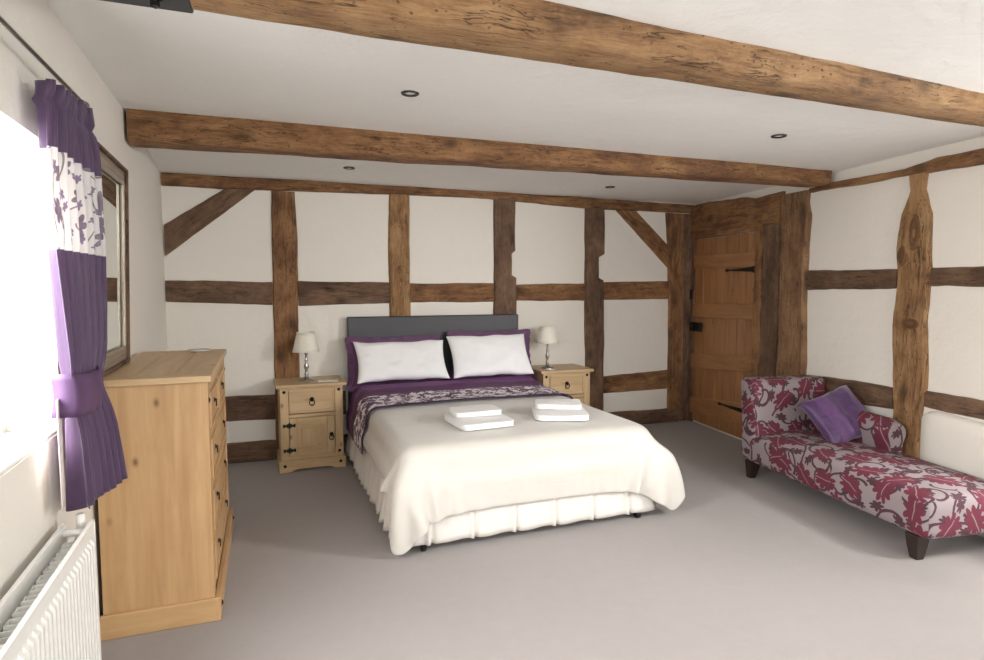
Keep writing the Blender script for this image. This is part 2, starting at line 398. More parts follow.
# ceiling: uneven lath-and-plaster surface
nx, ny = 60, 90; P = []; G = []
for i in range(nx + 1):
    r = []
    for j in range(ny + 1):
        x = -.95 + i * 5.4 / nx; y = YR - .3 + j * (5.45 - YR + .3) / ny
        r.append((x, y, zc(x, y) + .007 * noise.noise(Vector((x * 1.4, y * 1.4, 3)))))
    P.append(r)
m = MB(); m.grid(P, P); n0 = (nx + 1) * (ny + 1)
m.add([(-.95, YR - .3, 2.6), (4.45, YR - .3, 2.6), (4.45, 5.45, 2.6), (-.95, 5.45, 2.6)], [(0, 1, 2, 3)], [(0, 0, 0)] * 4)
struct(m.build('ceiling', M['ceil']))
# back wall, whole
m = MB(); m.prism([(-.95, YB, 0), (4.5, YB, 0), (4.5, YB + .25, 0), (-.95, YB + .25, 0)], (0, 0, HT)); struct(m.build('wall_back', M['wall']))

def wall_with_hole(name, F, u0, u1, th, hole, zt=2.6):
    """F(u, z, o) maps; hole = (ua, ub, za, zb) cut through the wall"""
    m = MB(); ua, ub, za, zb = hole
    def blk(a, b, c, d):
        ps = [F(a, c, 0), F(b, c, 0), F(b, d, 0), F(a, d, 0), F(a, c, -th), F(b, c, -th), F(b, d, -th), F(a, d, -th)]
        m.add(ps, [(0, 1, 2, 3), (4, 7, 6, 5), (0, 4, 5, 1), (1, 5, 6, 2), (2, 6, 7, 3), (3, 7, 4, 0)], ps)
    blk(u0, ua, 0, zt); blk(ub, u1, 0, zt); blk(ua, ub, 0, za); blk(ua, ub, zb, zt)
    return struct(m.build(name, M['wall']))
LWP = lambda y, z, o=0.0: Vector((XL(y) + o, y, z))
wall_with_hole('wall_left', LWP, YR - .3, YB + .02, .26, (.75, 2.36, .92, 1.86))
wall_with_hole('wall_right', RWP, -.02, (YB - YR) / math.cos(AW) + .3, .2, (3.55, 5.05, .95, 2.02))  # unseen opening, added to let light in
m = MB(); ps = []
def rear(u, z, o=0.0): return Vector((u, YR + o, z))
# unseen rear wall with two window openings added to light the room
ua = [(-.9, -.5), (1.2, 1.6), (3.3, 3.7)]
for a, b in ua: m.prism([(a, YR, 0), (b, YR, 0), (b, YR - .2, 0), (a, YR - .2, 0)], (0, 0, HT))
for a, b in ((-.5, 1.2), (1.6, 3.3)):
    m.prism([(a, YR, 0), (b, YR, 0), (b, YR - .2, 0), (a, YR - .2, 0)], (0, 0, .85)); m.prism([(a, YR, 2.15), (b, YR, 2.15), (b, YR - .2, 2.15), (a, YR - .2, 2.15)], (0, 0, HT - 2.15))
struct(m.build('wall_rear', M['wall']))

def window(name, F, a, b, za, zb, lights, o=-.17):
    """painted casement with glazing in an opening"""
    w = struct(empty(name, F((a + b) / 2, za, o)))
    def bar(m, u0, u1, z0, z1, d0=-.025, d1=.025):
        ps = [F(u0, z0, o + d0), F(u1, z0, o + d0), F(u1, z1, o + d0), F(u0, z1, o + d0), F(u0, z0, o + d1), F(u1, z0, o + d1), F(u1, z1, o + d1), F(u0, z1, o + d1)]
        ps = [p - w.location for p in ps]
        m.add(ps, [(0, 3, 2, 1), (4, 5, 6, 7), (0, 1, 5, 4), (1, 2, 6, 5), (2, 3, 7, 6), (3, 0, 4, 7)], ps)
    m = MB(); t = .05
    bar(m, a, b, za, za + t); bar(m, a, b, zb - t, zb); bar(m, a, a + t, za, zb); bar(m, b - t, b, za, zb)
    for k in range(1, lights):
        u = a + (b - a) * k / lights; bar(m, u - .025, u + .025, za, zb)
    m.build('window_frame', M['white_paint'], w, .004)
    g = MB(); bar(g, a + t, b - t, za + t, zb - t, -.003, .003); g.build('pane', M['glass'], w)
    s = MB(); bar(s, a, b, za - .0, za + .012, .0, -o - .005); s.build('window_sill', M['white_paint'], w, .003)
    return w
window('window_1', LWP, .75, 2.36, .92, 1.86, 3)
window('window_added_right', RWP, 3.55, 5.05, .95, 2.02, 3, -.13)  # out of view, added to light the room
window('window_added_rear_left', rear, -.5, 1.2, .85, 2.15, 3, -.13)  # added behind the camera for the rear fill
window('window_added_rear_right', rear, 1.6, 3.3, .85, 2.15, 3, -.13)  # second added rear window, also out of view
# lower plaster swelling of the right wall under the timber rail
P = []; G = []
for i in range(49):
    s_ = 2.64 + i * 2.4 / 48; r = []
    top = interp([(2.62, .60), (2.68, .635), (2.75, .648), (3.1, .628), (5.2, .63)], s_)
    d0 = .042 * min(1, math.sqrt(max(0, (s_ - 2.635) / .06)))
    for j in range(14):
        q = j / 13
        if q < .6: z = top * .97 * q / .6; d = d0
        else: a = (q - .6) / .4 * math.pi / 2; z = top - .03 * (1 - math.sin(a)); d = d0 * math.cos(a) - .01 * math.sin(a)
        d += .006 * noise.noise(Vector((s_ * 3, z * 3, 1)))
        r.append(RWP(s_, z, d))
    P.append(r)
m = MB(); m.grid(P, P); struct(m.build('trim_1', M['wall']))

# ------------------------------------------------------------------ WALL TIMBERS
OK, OD, OLt = M['oak'], M['oak_dark'], M['oak_light']
D1 = .02
timber('wall_plate_beam', BWP, 'h', [(-.695, 2.150), (-.08, 2.151), (1.27, 2.178), (2.0, 2.180), (2.9, 2.140), (4.14, 2.146)],
       [(-.695, 2.252), (1.27, 2.256), (2.0, 2.252), (3.2, 2.245), (4.14, 2.235)], .028, OK, 'long thin oak beam along the top of the back wall, under the ceiling', 'beam')
posts = [
 ([(.12, .055), (.65, .062), (1.29, .064), (1.77, .069), (2.155, .074)], [(.12, .262), (.80, .258), (1.29, .258), (1.77, .264), (2.155, .250)], OK, 'upright oak post behind the left bedside lamp and bedside cabinet'),
 ([(.12, 1.0), (1.15, 1.001), (1.79, .992), (2.18, 1.005)], [(.12, 1.184), (1.15, 1.184), (1.79, 1.181), (2.18, 1.185)], OLt, 'upright oak post rising behind the left half of the headboard'),
 ([(.12, 1.951), (1.5, 1.951), (2.183, 1.951)], [(.12, 2.181), (1.48, 2.179), (1.505, 2.134), (1.700, 2.132), (1.73, 2.167), (2.183, 2.165)], OD, 'dark oak post with a shallow notch behind the right end of the headboard'),
 ([(.12, 2.915), (1.27, 2.888), (2.14, 2.883)], [(.12, 3.116), (1.46, 3.103), (1.485, 3.050), (1.685, 3.043), (1.715, 3.102), (2.15, 3.096)], OD, 'dark notched oak post right of the right bedside cabinet'),
 ([(.0, 3.876), (1.26, 3.858), (1.77, 3.833), (2.14, 3.80)], [(.0, 4.06), (1.26, 4.04), (2.14, 4.03)], OK, 'oak corner post between the back wall and the plank door'),
]
for A, B, mt, lb in posts: timber('wall_post', BWP, 'v', A, B, .026, mt, lb, 'post', seed=random.uniform(0, 50))
mids = [
 ([(-.695, 1.284), (.056, 1.254)], [(-.695, 1.45), (.062, 1.437)], OD, 'dark middle rail between the left wall and the first post'),
 ([(.26, 1.244), (1.0, 1.252)], [(.26, 1.445), (1.0, 1.439)], OD, 'middle rail above the left bedside lamp, left of the headboard post'),
 ([(1.185, 1.259), (1.951, 1.261)], [(1.185, 1.431), (1.951, 1.433)], OK, 'worm-eaten middle rail directly above the middle of the headboard'),
 ([(2.181, 1.268), (2.89, 1.262)], [(2.181, 1.424), (2.89, 1.435)], OK, 'middle rail above the right bedside lamp'),
 ([(3.10, 1.270), (3.85, 1.274)], [(3.10, 1.445), (3.85, 1.457)], OK, 'middle rail between the last notched post and the corner post'),
 ([(-.695, .345), (.058, .324)], [(-.695, .55), (.062, .528)], OD, 'low dark rail left of the left bedside cabinet'),
 ([(.262, .324), (.62, .324)], [(.262, .528), (.62, .528)], OD, 'low dark rail showing between left bedside cabinet and headboard'),
 ([(3.114, .342), (3.872, .348)], [(3.114, .522), (3.872, .546)], OK, 'low rail between the last notched post and the corner post'),
]
for A, B, mt, lb in mids: timber('wall_rail', BWP, 'h', A, B, .018, mt, lb, 'rail')
def diag(name, Pf, q, depth, mt, label):
    """a brace as a skewed quad: q = bottom-left, bottom-right, top-right, top-left in wall coordinates along its length"""
    (a0, b0), (a1, b1) = q; m = MB(); P = []; G = []; sd = random.uniform(0, 50); n = 26
    for i in range(n + 1):
        t = i / n; lo = Vector(a0).lerp(Vector(a1), t); hi = Vector(b0).lerp(Vector(b1), t); L = (Vector(a1) - Vector(a0)).length * t
        wv = .004 * noise.noise(Vector((t * 6 + sd, 1, 2)))
        wv2 = .004 * noise.noise(Vector((t * 6 + sd, 5, 2)))
        r = []
        for (k, o) in ((0, -.02), (0, depth - .01), (.07, depth), (.5, depth + .002), (.93, depth), (1, depth - .01), (1, -.02)):
            p = lo.lerp(hi, k); r.append(Pf(p.x, p.y + (wv if k < .5 else wv2), o))
        P.append(r); G.append([(L + sd, k * (Vector(b0) - Vector(a0)).length, 0) for k in (0, 0, .07, .5, .93, 1, 1)])
    n_ = 7; vs = [p for r in P for p in r]; fs = []
    for i in range(n):
        for j in range(n_): fs.append((i * n_ + j, (i + 1) * n_ + j, (i + 1) * n_ + (j + 1) % n_, i * n_ + (j + 1) % n_))
    fs += [tuple(range(n_)), tuple(n * n_ + j for j in range(n_))[::-1]]
    m.add(vs, fs, [g for r in G for g in r]); return tag(m.build(name, mt), label, 'brace')
diag('wall_brace', BWP, (((-.69, 1.628), (-.69, 1.862)), ((-.05, 2.153), (-.262, 2.153))), .02, OD, 'diagonal oak brace in the top left corner of the back wall')
diag('wall_brace', BWP, (((3.846, 1.589), (3.842, 1.815)), ((3.225, 2.142), (3.458, 2.142))), .02, OK, 'diagonal oak brace beside the corner post, near the door')
timber('door_corner_post', BWP, 'v', [(0, 4.02), (2.14, 4.0)], [(0, 4.155), (2.14, 4.155)], .020, OD, 'dark narrow oak strip in the corner where the back wall meets the plank door', 'post')
# skirting boards on the back wall
timber('baseboard_back', BWP, 'h', [(-.695, 0), (4.06, 0)], [(-.695, .172), (.05, .155), (3.3, .153), (4.06, .139)], .032, OD, None); 
for o in COL.objects:
    if o.name.startswith('baseboard_back'): struct(o)
# right wall timbers
timber('door_post', RWP, 'v', [(0, 1.345), (1.0, 1.345), (1.9, 1.35), (2.14, 1.33)], [(0, 1.66), (.5, 1.655), (1.3, 1.63), (1.75, 1.635), (1.95, 1.65), (2.05, 1.62), (2.14, 1.63)], .05, M['oak_mid'],
       'broad tall oak post between the plank door and the chaise', 'post', rough=.012)
timber('door_lintel_beam', RWP, 'h', [(.0, 1.95), (1.34, 1.905)], [(.0, 2.225), (.3, 2.228), (.6, 2.21), (.85, 2.20), (1.0, 2.165), (1.34, 2.175)], .045, OK,
       'heavy oak lintel above the plank door', 'beam', rough=.008)
timber('wall_plate_beam', RWP, 'h', [(1.64, 2.118), (2.13, 2.103), (2.49, 2.105), (2.60, 2.092), (2.95, 2.078), (5.2, 2.05)],
       [(1.64, 2.150), (1.81, 2.161), (2.13, 2.158), (2.45, 2.145), (2.66, 2.176), (2.95, 2.168), (5.2, 2.17)], .035, OK, 'wavy oak beam along the top of the right wall', 'beam', rough=.006)
timber('wall_post', RWP, 'v', [(0.02, 2.43), (.495, 2.431), (.675, 2.437), (1.144, 2.411), (1.378, 2.414), (1.643, 2.407), (1.857, 2.432), (2.0, 2.49), (2.10, 2.475)],
       [(0.02, 2.645), (.549, 2.643), (.777, 2.658), (1.159, 2.643), (1.471, 2.652), (1.847, 2.628), (2.0, 2.585), (2.10, 2.60)], .03, OLt,
       'knotty crooked oak post in the right wall behind the chaise', 'post', rough=.012, seed=12.3)
kp = [o for o in COL.objects if o.name.startswith('wall_post')][-1]
for u, z, a, b in ((2.545, 1.735, .034, .095), (2.463, 1.60, .028, .055), (2.55, 1.165, .05, .035)):
    m = MB(); P = []; G = []
    for q, (rr, o) in enumerate(((1.15, .030), (1.0, .037), (.82, .041), (.66, .036), (.45, .040), (.25, .034), (.02, .033))):
        P.append([RWP(u + a * rr * math.cos(t_) * (1 + .12 * math.sin(3 * t_ + u * 40) + .06 * math.sin(7 * t_ + z * 9)), z + b * rr * math.sin(t_) * (1 + .1 * math.sin(2 * t_ + z * 7)), o) for t_ in [2 * math.pi * k / 28 for k in range(29)]])
        G.append([(rr * .3 + u * 9, z, rr * 2) for k in range(29)])
    m.grid(P, G); m.build('knot', M['oak'], kp)
for A, B, lb in [
 ([(1.64, 1.374), (2.42, 1.385)], [(1.64, 1.528), (2.42, 1.514)], 'dark middle rail on the right wall between door post and knotty post'),
 ([(2.65, 1.398), (5.2, 1.40)], [(2.65, 1.519), (5.2, 1.50)], 'dark middle rail on the right wall, right of the knotty post'),
 ([(1.65, .518), (2.43, .60)], [(1.65, .713), (2.1, .742), (2.43, .737)], 'low dark rail on the right wall behind the chaise arm'),
 ([(2.655, .652), (5.2, .655)], [(2.655, .757), (5.2, .765)], 'low dark rail on the right wall above the bulging plaster')]:
    timber('wall_rail', RWP, 'h', A, B, .02, OD, lb, 'rail', rough=.009)

# ------------------------------------------------------------------ DOOR
d = struct(empty('door_1', RWP(.5, 0)))
def rwbox(m, s0, s1, z0, z1, o0, o1, ax=1, z0b=None, z1b=None):
    z0b = z0 if z0b is None else z0b; z1b = z1 if z1b is None else z1b
    rs = random.uniform(0, 30)
    q = [(s0, z0, o0), (s1, z0b, o0), (s1, z1b, o0), (s0, z1, o0), (s0, z0, o1), (s1, z0b, o1), (s1, z1b, o1), (s0, z1, o1)]
    ps = [RWP(*k) - d.location for k in q]
    gs = [((k[1], k[0], k[2]) if ax else (k[0], k[1], k[2])) for k in q]; gs = [(g[0] + rs, g[1] + rs, g[2]) for g in gs]
    m.add(ps, [(0, 3, 2, 1), (4, 5, 6, 7), (0, 1, 5, 4), (1, 2, 6, 5), (2, 3, 7, 6), (3, 0, 4, 7)], gs)
m = MB(); edges = [.075, .235, .43, .60, .78, .90, 1.035]
for a, b in zip(edges, edges[1:]): rwbox(m, a + .0035, b - .0035, .02, 1.875, .0, .018)
m.build('door_leaf', M['door_oak'], d, .004)
for z0, z1, z0b, z1b in ((1.585, 1.72, 1.575, 1.70), (1.09, 1.225, 1.115, 1.245), (.565, .715, .65, .79), (.10, .26, .17, .36)):
    m = MB(); rwbox(m, .075, 1.035, z0, z1, .0185, .04, 0, z0b, z1b); m.build('batten', M['door_oak'], d, .006)
m = MB(); rwbox(m, .015, .075, 0, 1.90, .0, .03); m.build('door_jamb', M['oak_dark'], d, .005)
m = MB(); rwbox(m, 1.04, 1.125, 0, 1.93, .0, .045); m.build('door_stop', M['oak'], d, .005)
m = MB(); rwbox(m, 1.127, 1.335, 0, 1.925, .0, .035); m.build('door_jamb', M['oak_dark'], d, .012)
m = MB(); rwbox(m, .015, 1.125, 1.88, 1.948, .0, .05, 0); m.build('door_head', M['oak'], d, .005)
for z, s0 in ((1.55, .62), (.285, .56)):
    m = MB()
    rr = [(s0, .004), (s0 + .03, .016), (s0 + .06, .006), (s0 + .2, .012), (s0 + .38, .02), (s0 + .42, .032)]
    P = []
    for s_, h in rr:
        P.append([RWP(s_, z - h, .047) - d.location, RWP(s_, z + h, .047) - d.location])
    m.grid(P, P); P2 = [[p + NW * -.006 for p in r] for r in P]; m.grid(P2, P2)
    for k in range(4): m.lathe([(.008, 0), (.006, .006), (0.001, .008)], n=8, mat=Matrix.Translation(RWP(s0 + .09 + k * .09, z, .047) - d.location) @ NW.to_track_quat('Z', 'Y').to_matrix().to_4x4())
    m.build('strap_hinge', M['iron'], d)
m = MB(); rwbox(m, .085, .26, .95, 1.04, .041, .075); lk = m.build('rim_lock', M['iron'], d, .004)
m = MB(); q = NW.to_track_quat('Z', 'Y').to_matrix().to_4x4()
m.lathe([(.008, 0), (.008, .03), (.02, .04), (.024, .05), (.018, .062), (.004, .066)], n=16, mat=Matrix.Translation(RWP(.21, .995, .075) - d.location) @ q); m.build('door_knob', M['iron'], lk)
m = MB(); rwbox(m, .02, .07, 1.27, 1.37, .031, .045); m.build('latch_keeper', M['iron'], d, .003)

# ------------------------------------------------------------------ CEILING BEAMS
def beam(name, A, B, near, far, bot, mt, label, rough=.01, x_list=None, seed=3.0):
    """A, B = x ends; near/far/bot = functions of x giving the section; the top sits in the ceiling"""
    m = MB(); P = []; G = []; n = int((B - A) / .05); rings = 12
    for i in range(n + 1):
        x = A + (B - A) * i / n
        def nz(k, f=2.2): return noise.noise(Vector((x * f + seed, k * 5.1, seed)))
        yn = near(x) + rough * nz(1) + rough * .4 * nz(11, 9); yf = far(x) + rough * nz(2) + rough * .4 * nz(12, 9); zb = bot(x) + rough * .7 * nz(3) + rough * .3 * nz(13, 9)
        zt = zc(x, yn) + .03; c = .022 + .008 * nz(4); c2 = .02 + .01 * nz(5)
        zm = (zb + zt) / 2
        sec = [(yn + .0, zt), (yn - .004 + .006 * nz(6, 5), zm + .03), (yn + .002, zb + c), (yn + c * .4, zb + c * .35), (yn + c, zb), ((yn + yf) / 2, zb - .004 + .005 * nz(7, 5)), (yf - c2, zb), (yf - c2 * .4, zb + c2 * .35), (yf, zb + c2), (yf + .004, zm), (yf, zt)]
        P.append([(x, y, z) for y, z in sec]); G.append([(x + seed, y * 1.0 + seed, z) for y, z in sec])
    n_ = len(P[0]); vs = [p for r in P for p in r]; fs = []
    for i in range(n):
        for j in range(n_): fs.append((i * n_ + j, (i + 1) * n_ + j, (i + 1) * n_ + (j + 1) % n_, i * n_ + (j + 1) % n_))
    fs += [tuple(range(n_)), tuple(n * n_ + j for j in range(n_))[::-1]]
    m.add(vs, fs, [g for r in G for g in r], True); o = m.build(name, mt)
    try: o.data.set_sharp_from_angle(angle=R(50))
    except Exception: pass
    return tag(o, label, 'beam')
beam('ceiling_beam', -.17, 3.86, lambda x: 1.80 + .004 * x, lambda x: 1.99 + .003 * x, lambda x: 2.185 - .002 * x, OLt, 'massive honey brown ceiling beam nearest the viewer', .008, seed=21.7)
beam('ceiling_beam', -.655, 3.855, lambda x: 3.725 - .096 * (x + .67), lambda x: 3.915 - .094 * (x + .67), lambda x: 2.170 - .007 * x, OK, 'dark brown ceiling beam crossing the room above the bed', .008, seed=8.1)
# steel shoe carrying the near beam's left end
m = MB(); m.box((-.39, 1.895, 2.262), (.44, .205, .155), 0)
for s_ in (-1,):
    m.box((-.39, 1.78, 2.24), (.44, .012, .11)); 
o = m.build('steel_beam_shoe', M['steel'], None, .006); tag(o, 'dark grey steel shoe with a bolt holding the near ceiling beam end', 'bracket')
m = MB(); m.lathe([(.018, 0), (.018, -.004), (.012, -.004), (.012, -.02), (.004, -.024)], c=(-.26, 1.93, 2.184), n=6, smooth=False); m.build('bolt', M['chrome'], o)
# spotlights
for (x, y), lb in (((.664, 2.858), 'recessed ceiling spotlight between the beams, left of the two'), ((2.777, 2.726), 'recessed ceiling spotlight between the beams, nearer the right wall'),
                   ((.609, 4.617), 'recessed ceiling spotlight behind the far beam, above the left bedside'), ((2.797, 4.567), 'recessed ceiling spotlight behind the far beam, above the right bedside')):
    z = zc(x, y) + .007 * noise.noise(Vector((x * 1.4, y * 1.4, 3)))
    if x == .664 or True:
        e = empty('ceiling_spotlight', (x, y, z), 0, lb, 'spotlight', 'recessed ceiling spotlights')
        m = MB(); m.lathe([(.026, .0), (.028, -.006), (.040, -.006), (.043, -.002), (.043, .004)], n=28); m.build('trim_ring', M['chrome'], e)
        m = MB(); m.lathe([(.0255, .004), (.0255, -.001), (.012, -.004), (.001, -.005)], n=20); m.build('bulb', M['bulb'], e)

# ------------------------------------------------------------------ LEFT WALL THINGS
# mirror, tilted slightly forward
e = empty('wall_mirror', (XL(3.1) + .012, 2.93, 1.045), 0, 'large champagne framed mirror on the left wall above the chest of drawers', 'mirror')
e.rotation_euler = (0, R(1.6), math.atan(.02)); mw, mh, f = .78, .905, .075
m = MB()
for (a, b, c_, d_) in ((-mw / 2, mw / 2, 0, f), (-mw / 2, mw / 2, mh - f, mh)): m.box((.014, (a + b) / 2, (c_ + d_) / 2), (.028, b - a, d_ - c_), 1)
for y0 in (-mw / 2 + f / 2, mw / 2 - f / 2): m.box((.0145, y0, mh / 2), (.029, f, mh - 2 * f + .002), 2)
m.build('frame', M['frame'], e, .006)
m = MB(); q = .014
for z0 in (f, mh - f): m.box((.033, 0, z0), (.012, mw - 2 * f + q, q), 1)
for y0 in (-mw / 2 + f, mw / 2 - f): m.box((.033, y0, mh / 2), (.012, q, mh - 2 * f + q), 2)
m.build('inner_beading', M['frame'], e, .003)
m = MB()
for z0 in (.006, mh - .006): m.box((.02, 0, z0), (.046, mw + .012, .014), 1)
for y0 in (-mw / 2, mw / 2): m.box((.02, y0, mh / 2), (.046, .014, mh), 2)
m.build('outer_edge', M['oak_dark'], e, .003)
m = MB(); m.box((.02, 0, mh / 2), (.006, mw - 2 * f + .01, mh - 2 * f + .01), 2); m.build('mirror_glass', M['mirror'], e)
# radiator
e = empty('radiator', (XL(1.6) + .02, 1.53, 0), math.atan(.02), 'white double panel radiator under the window', 'radiator')
L = 1.36; z0, z1 = .13, .655
def fluted(xo, sgn):
    m = MB(); P = []; G = []
    cols = []
    nfl = 41
    for k in range(nfl):
        y = -L / 2 + .03 + (L - .06) * k / nfl; p = (L - .06) / nfl
        cols += [(y, 0), (y + p * .12, .011), (y + p * .55, .011), (y + p * .67, 0)]
    cols = [(-L / 2, 0)] + cols + [(L / 2, 0)]
    for y, d_ in cols:
        r = []
        for z, k in ((z0, 0), (z0 + .03, 0), (z0 + .045, 1), (z1 - .055, 1), (z1 - .04, 0), (z1, 0)): r.append((xo + sgn * d_ * k, y, z))
        P.append(r)
    m.grid(P, P, False); P2 = [[(p[0] - sgn * .008 if abs(p[0] - xo) < 1e-6 else xo - sgn * .006, p[1], p[2]) for p in r] for r in P]
    m.grid(P2, P2, False); m.box((xo - sgn * .004, 0, z1 + .001), (.012, L, .006)); 
    m.box((xo - sgn * .004, L / 2, (z0 + z1) / 2), (.012, .006, z1 - z0)); m.box((xo - sgn * .004, -L / 2, (z0 + z1) / 2), (.012, .006, z1 - z0))
    return m
fluted(.095, 1).build('front_panel', M['white_paint'], e); fluted(.012, -1).build('back_panel', M['white_paint'], e)
m = MB()
for k in range(44):
    y = -L / 2 + .05 + k * (L - .1) / 43; s_ = 1 if k % 2 else -1
    m.box((.053, y, (z0 + z1) / 2 - .01), (.055, .003, z1 - z0 - .06))
    m.box((.053 + s_ * .024, y + .0155, (z0 + z1) / 2 - .01), (.003, .03, z1 - z0 - .06))
m.build('convector_fins', M['white_paint'], e)
for y in (-L / 2 + .03, -.02, L / 2 - .03):
    m = MB(); m.tube([(.015, y, z1 - .022), (.09, y, z1 - .022)], .012); m.build('top_pipe', M['white_paint'], e)
m = MB(); m.tube([(.055, L / 2 - .02, z1 - .05), (.055, L / 2 + .035, z1 - .05)], .012, 8); m.tube([(.055, L / 2 + .02, z1 - .05), (.055, L / 2 + .02, z1 + .02)], [.013, .013], 10); m.build('bleed_valve', M['white_paint'], e)
m = MB(); m.tube([(.055, L / 2 - .02, z0 + .03), (.055, L / 2 + .04, z0 + .03), (.055, L / 2 + .04, .001)], .008, 8); m.build('pipe', M['white_paint'], e)
for y in (-.5, .5):
    m = MB(); m.box((-.006, y, .4), (.024, .03, .4)); m.build('wall_bracket', M['white_paint'], e)
# curtain pole
e = empty('curtain_pole', (-.585, 1.55, 2.05), 0, 'thin metal curtain pole above the window', 'curtain pole')
m = MB(); m.tube([(0, -1.0, 0), (0, 1.03, 0)], .0065, 10); m.build('pole', M['nickel'], e)
m = MB(); m.lathe([(.001, 0), (.012, .003), (.014, .012), (.009, .022), (.008, .03)], n=14, mat=Matrix.Translation((0, 1.058, 0)) @ Matrix.Rotation(R(90), 4, 'X')); m.build('finial', M['nickel'], e)
for y in (-.9, 1.0):
    m = MB(); m.tube([(-.055, y, 0), (0, y, 0)], .006, 8); m.lathe([(.02, 0), (.02, .006), (.006, .008)], n=14, mat=Matrix.Translation((-.058, y, 0)) @ Matrix.Rotation(R(90), 4, 'Y')); m.build('pole_bracket', M['nickel'], e)
# curtain
e = empty('curtain', (-.575, 2.3, .7), 0, 'purple curtain with a white floral band, tied back at the window', 'curtain')
yl = [(.70, 2.19), (.95, 2.19), (1.03, 2.18), (1.12, 2.17), (1.5, 2.11), (1.8, 2.09), (1.98, 2.12), (2.03, 2.12)]
yr = [(.70, 2.54), (.85, 2.52), (1.04, 2.49), (1.12, 2.50), (1.3, 2.56), (1.55, 2.62), (1.85, 2.63), (1.95, 2.58), (2.03, 2.55)]
xo = [(.70, .036), (.9, .030), (1.05, .012), (1.2, .01), (1.6, .0), (2.03, -.012)]
NU = 150; NV = 70; P = []; G = []
for i in range(NU + 1):
    u = i / NU; r = []; g = []
    for j in range(NV + 1):
        z = .70 + (1.995 + .03 * u - .70) * j / NV
        gather = 1 if z > 1.9 else max(0, 1 - (1.9 - z) / .25)
        amp = .022 + .012 * max(0, (1.0 - z) / .3) - .010 * math.exp(-((z - 1.07) / .07) ** 2)
        uu = u + .012 * math.sin(3 * z + u * 9)
        fold = amp * (math.sin(2 * math.pi * 6.3 * uu + .6) + .35 * math.sin(2 * math.pi * 13.1 * uu + 1.4 + z * 1.2)) + .007 * gather * math.sin(2 * math.pi * 23 * u)
        y = interp(yl, z) * (1 - u) + interp(yr, z) * u
        pinch = -.012 * math.exp(-((z - 1.945) / .012) ** 2)
        x = -.575 + interp(xo, z) * (.35 + .65 * u) + fold + pinch
        zz = z + (.01 * math.sin(2 * math.pi * 6.3 * u) - .02 * u if z < .9 else .004 * math.sin(40 * u) * gather)
        r.append((x + .575, y - 2.3, zz - .7)); g.append((u * 1.25 + .04 * math.sin(5 * u), z, 0))
    P.append(r); G.append(g)
m = MB(); m.grid(P, G); o = m.build('curtain_fabric', M['curtain'], e); sm = o.modifiers.new('thick', 'SOLIDIFY'); sm.thickness = .003
# tieback band
P = []; G = []
for i in range(61):
    u = i / 60; a = math.pi * (1.0 * u)
    y = 2.165 + (2.505 - 2.165) * u; r = []; g = []
    for j in range(7):
        z = 1.0 + .135 * j / 6 - .015 * math.sin(math.pi * u); bul = .038 * math.sin(math.pi * u) ** .3 + .006 * math.sin(math.pi * j / 6) - .04 * (1 if i in (0, 60) else 0)
        x = -.575 + .0 + bul + .003 * math.sin(19 * u + j * .3)
        r.append((x + .575, y - 2.3, z - .7)); g.append((y, z, 0))
    P.append(r); G.append(g)
m = MB(); m.grid(P, G); o = m.build('tieback', M['tieback'], e); sm = o.modifiers.new('thick', 'SOLIDIFY'); sm.thickness = .004
# lining strip turned out behind the lower hem
P = []
for i in range(13):
    u = i / 12; P.append([(-.015 - .008 * u, -.17 + .06 * u + .01 * math.sin(u * 9), .02 + .34 * j / 8) for j in range(9)])
m = MB(); m.grid(P, P); o = m.build('lining', M['lining'], e); sm = o.modifiers.new('thick', 'SOLIDIFY'); sm.thickness = .002

# ------------------------------------------------------------------ PINE FURNITURE
def ring_pull(parent, c, ax, sc_=1.0):
    """black iron drop pull facing direction ax ('-y' or '+x')"""
    rot = Matrix.Rotation(R(90), 4, 'X') if ax == '-y' else Matrix.Rotation(R(90), 4, 'Y')
    rot = Matrix.Rotation(0, 4, 'Z') @ rot
    T = Matrix.Translation(c)
    m = MB(); S = Matrix.Scale(sc_, 4)
    m.lathe([(.014, 0), (.013, .004), (.006, .007), (.006, .014), (.001, .016)], n=12, mat=T @ rot @ S)
    pts = []
    for k in range(15):
        a = R(-70 + 320 * k / 14) if False else R(110 + 320 * k / 14)
        u, v_ = .015 * math.cos(a), .018 * math.sin(a) - .018
        p = Vector((u, 0, v_)) if ax == '-y' else Vector((0, u, v_))
        off = Vector((0, -.011, 0)) if ax == '-y' else Vector((.011, 0, 0))
        pts.append(Vector(c) + (p + off) * sc_)
    m.tube(pts, .0032 * sc_, 6); return m.build('ring_pull', M['iron'], parent)
def studs(parent, cs, ax, r=.012):
    rot = Matrix.Rotation(R(90), 4, 'X') if ax == '-y' else Matrix.Rotation(R(90), 4, 'Y')
    for c in cs:
        m = MB(); m.lathe([(r, 0), (r * .9, .003), (r * .4, .006), (.0005, .007)], n=10, mat=Matrix.Translation(c) @ rot); m.build('stud', M['iron'], parent)

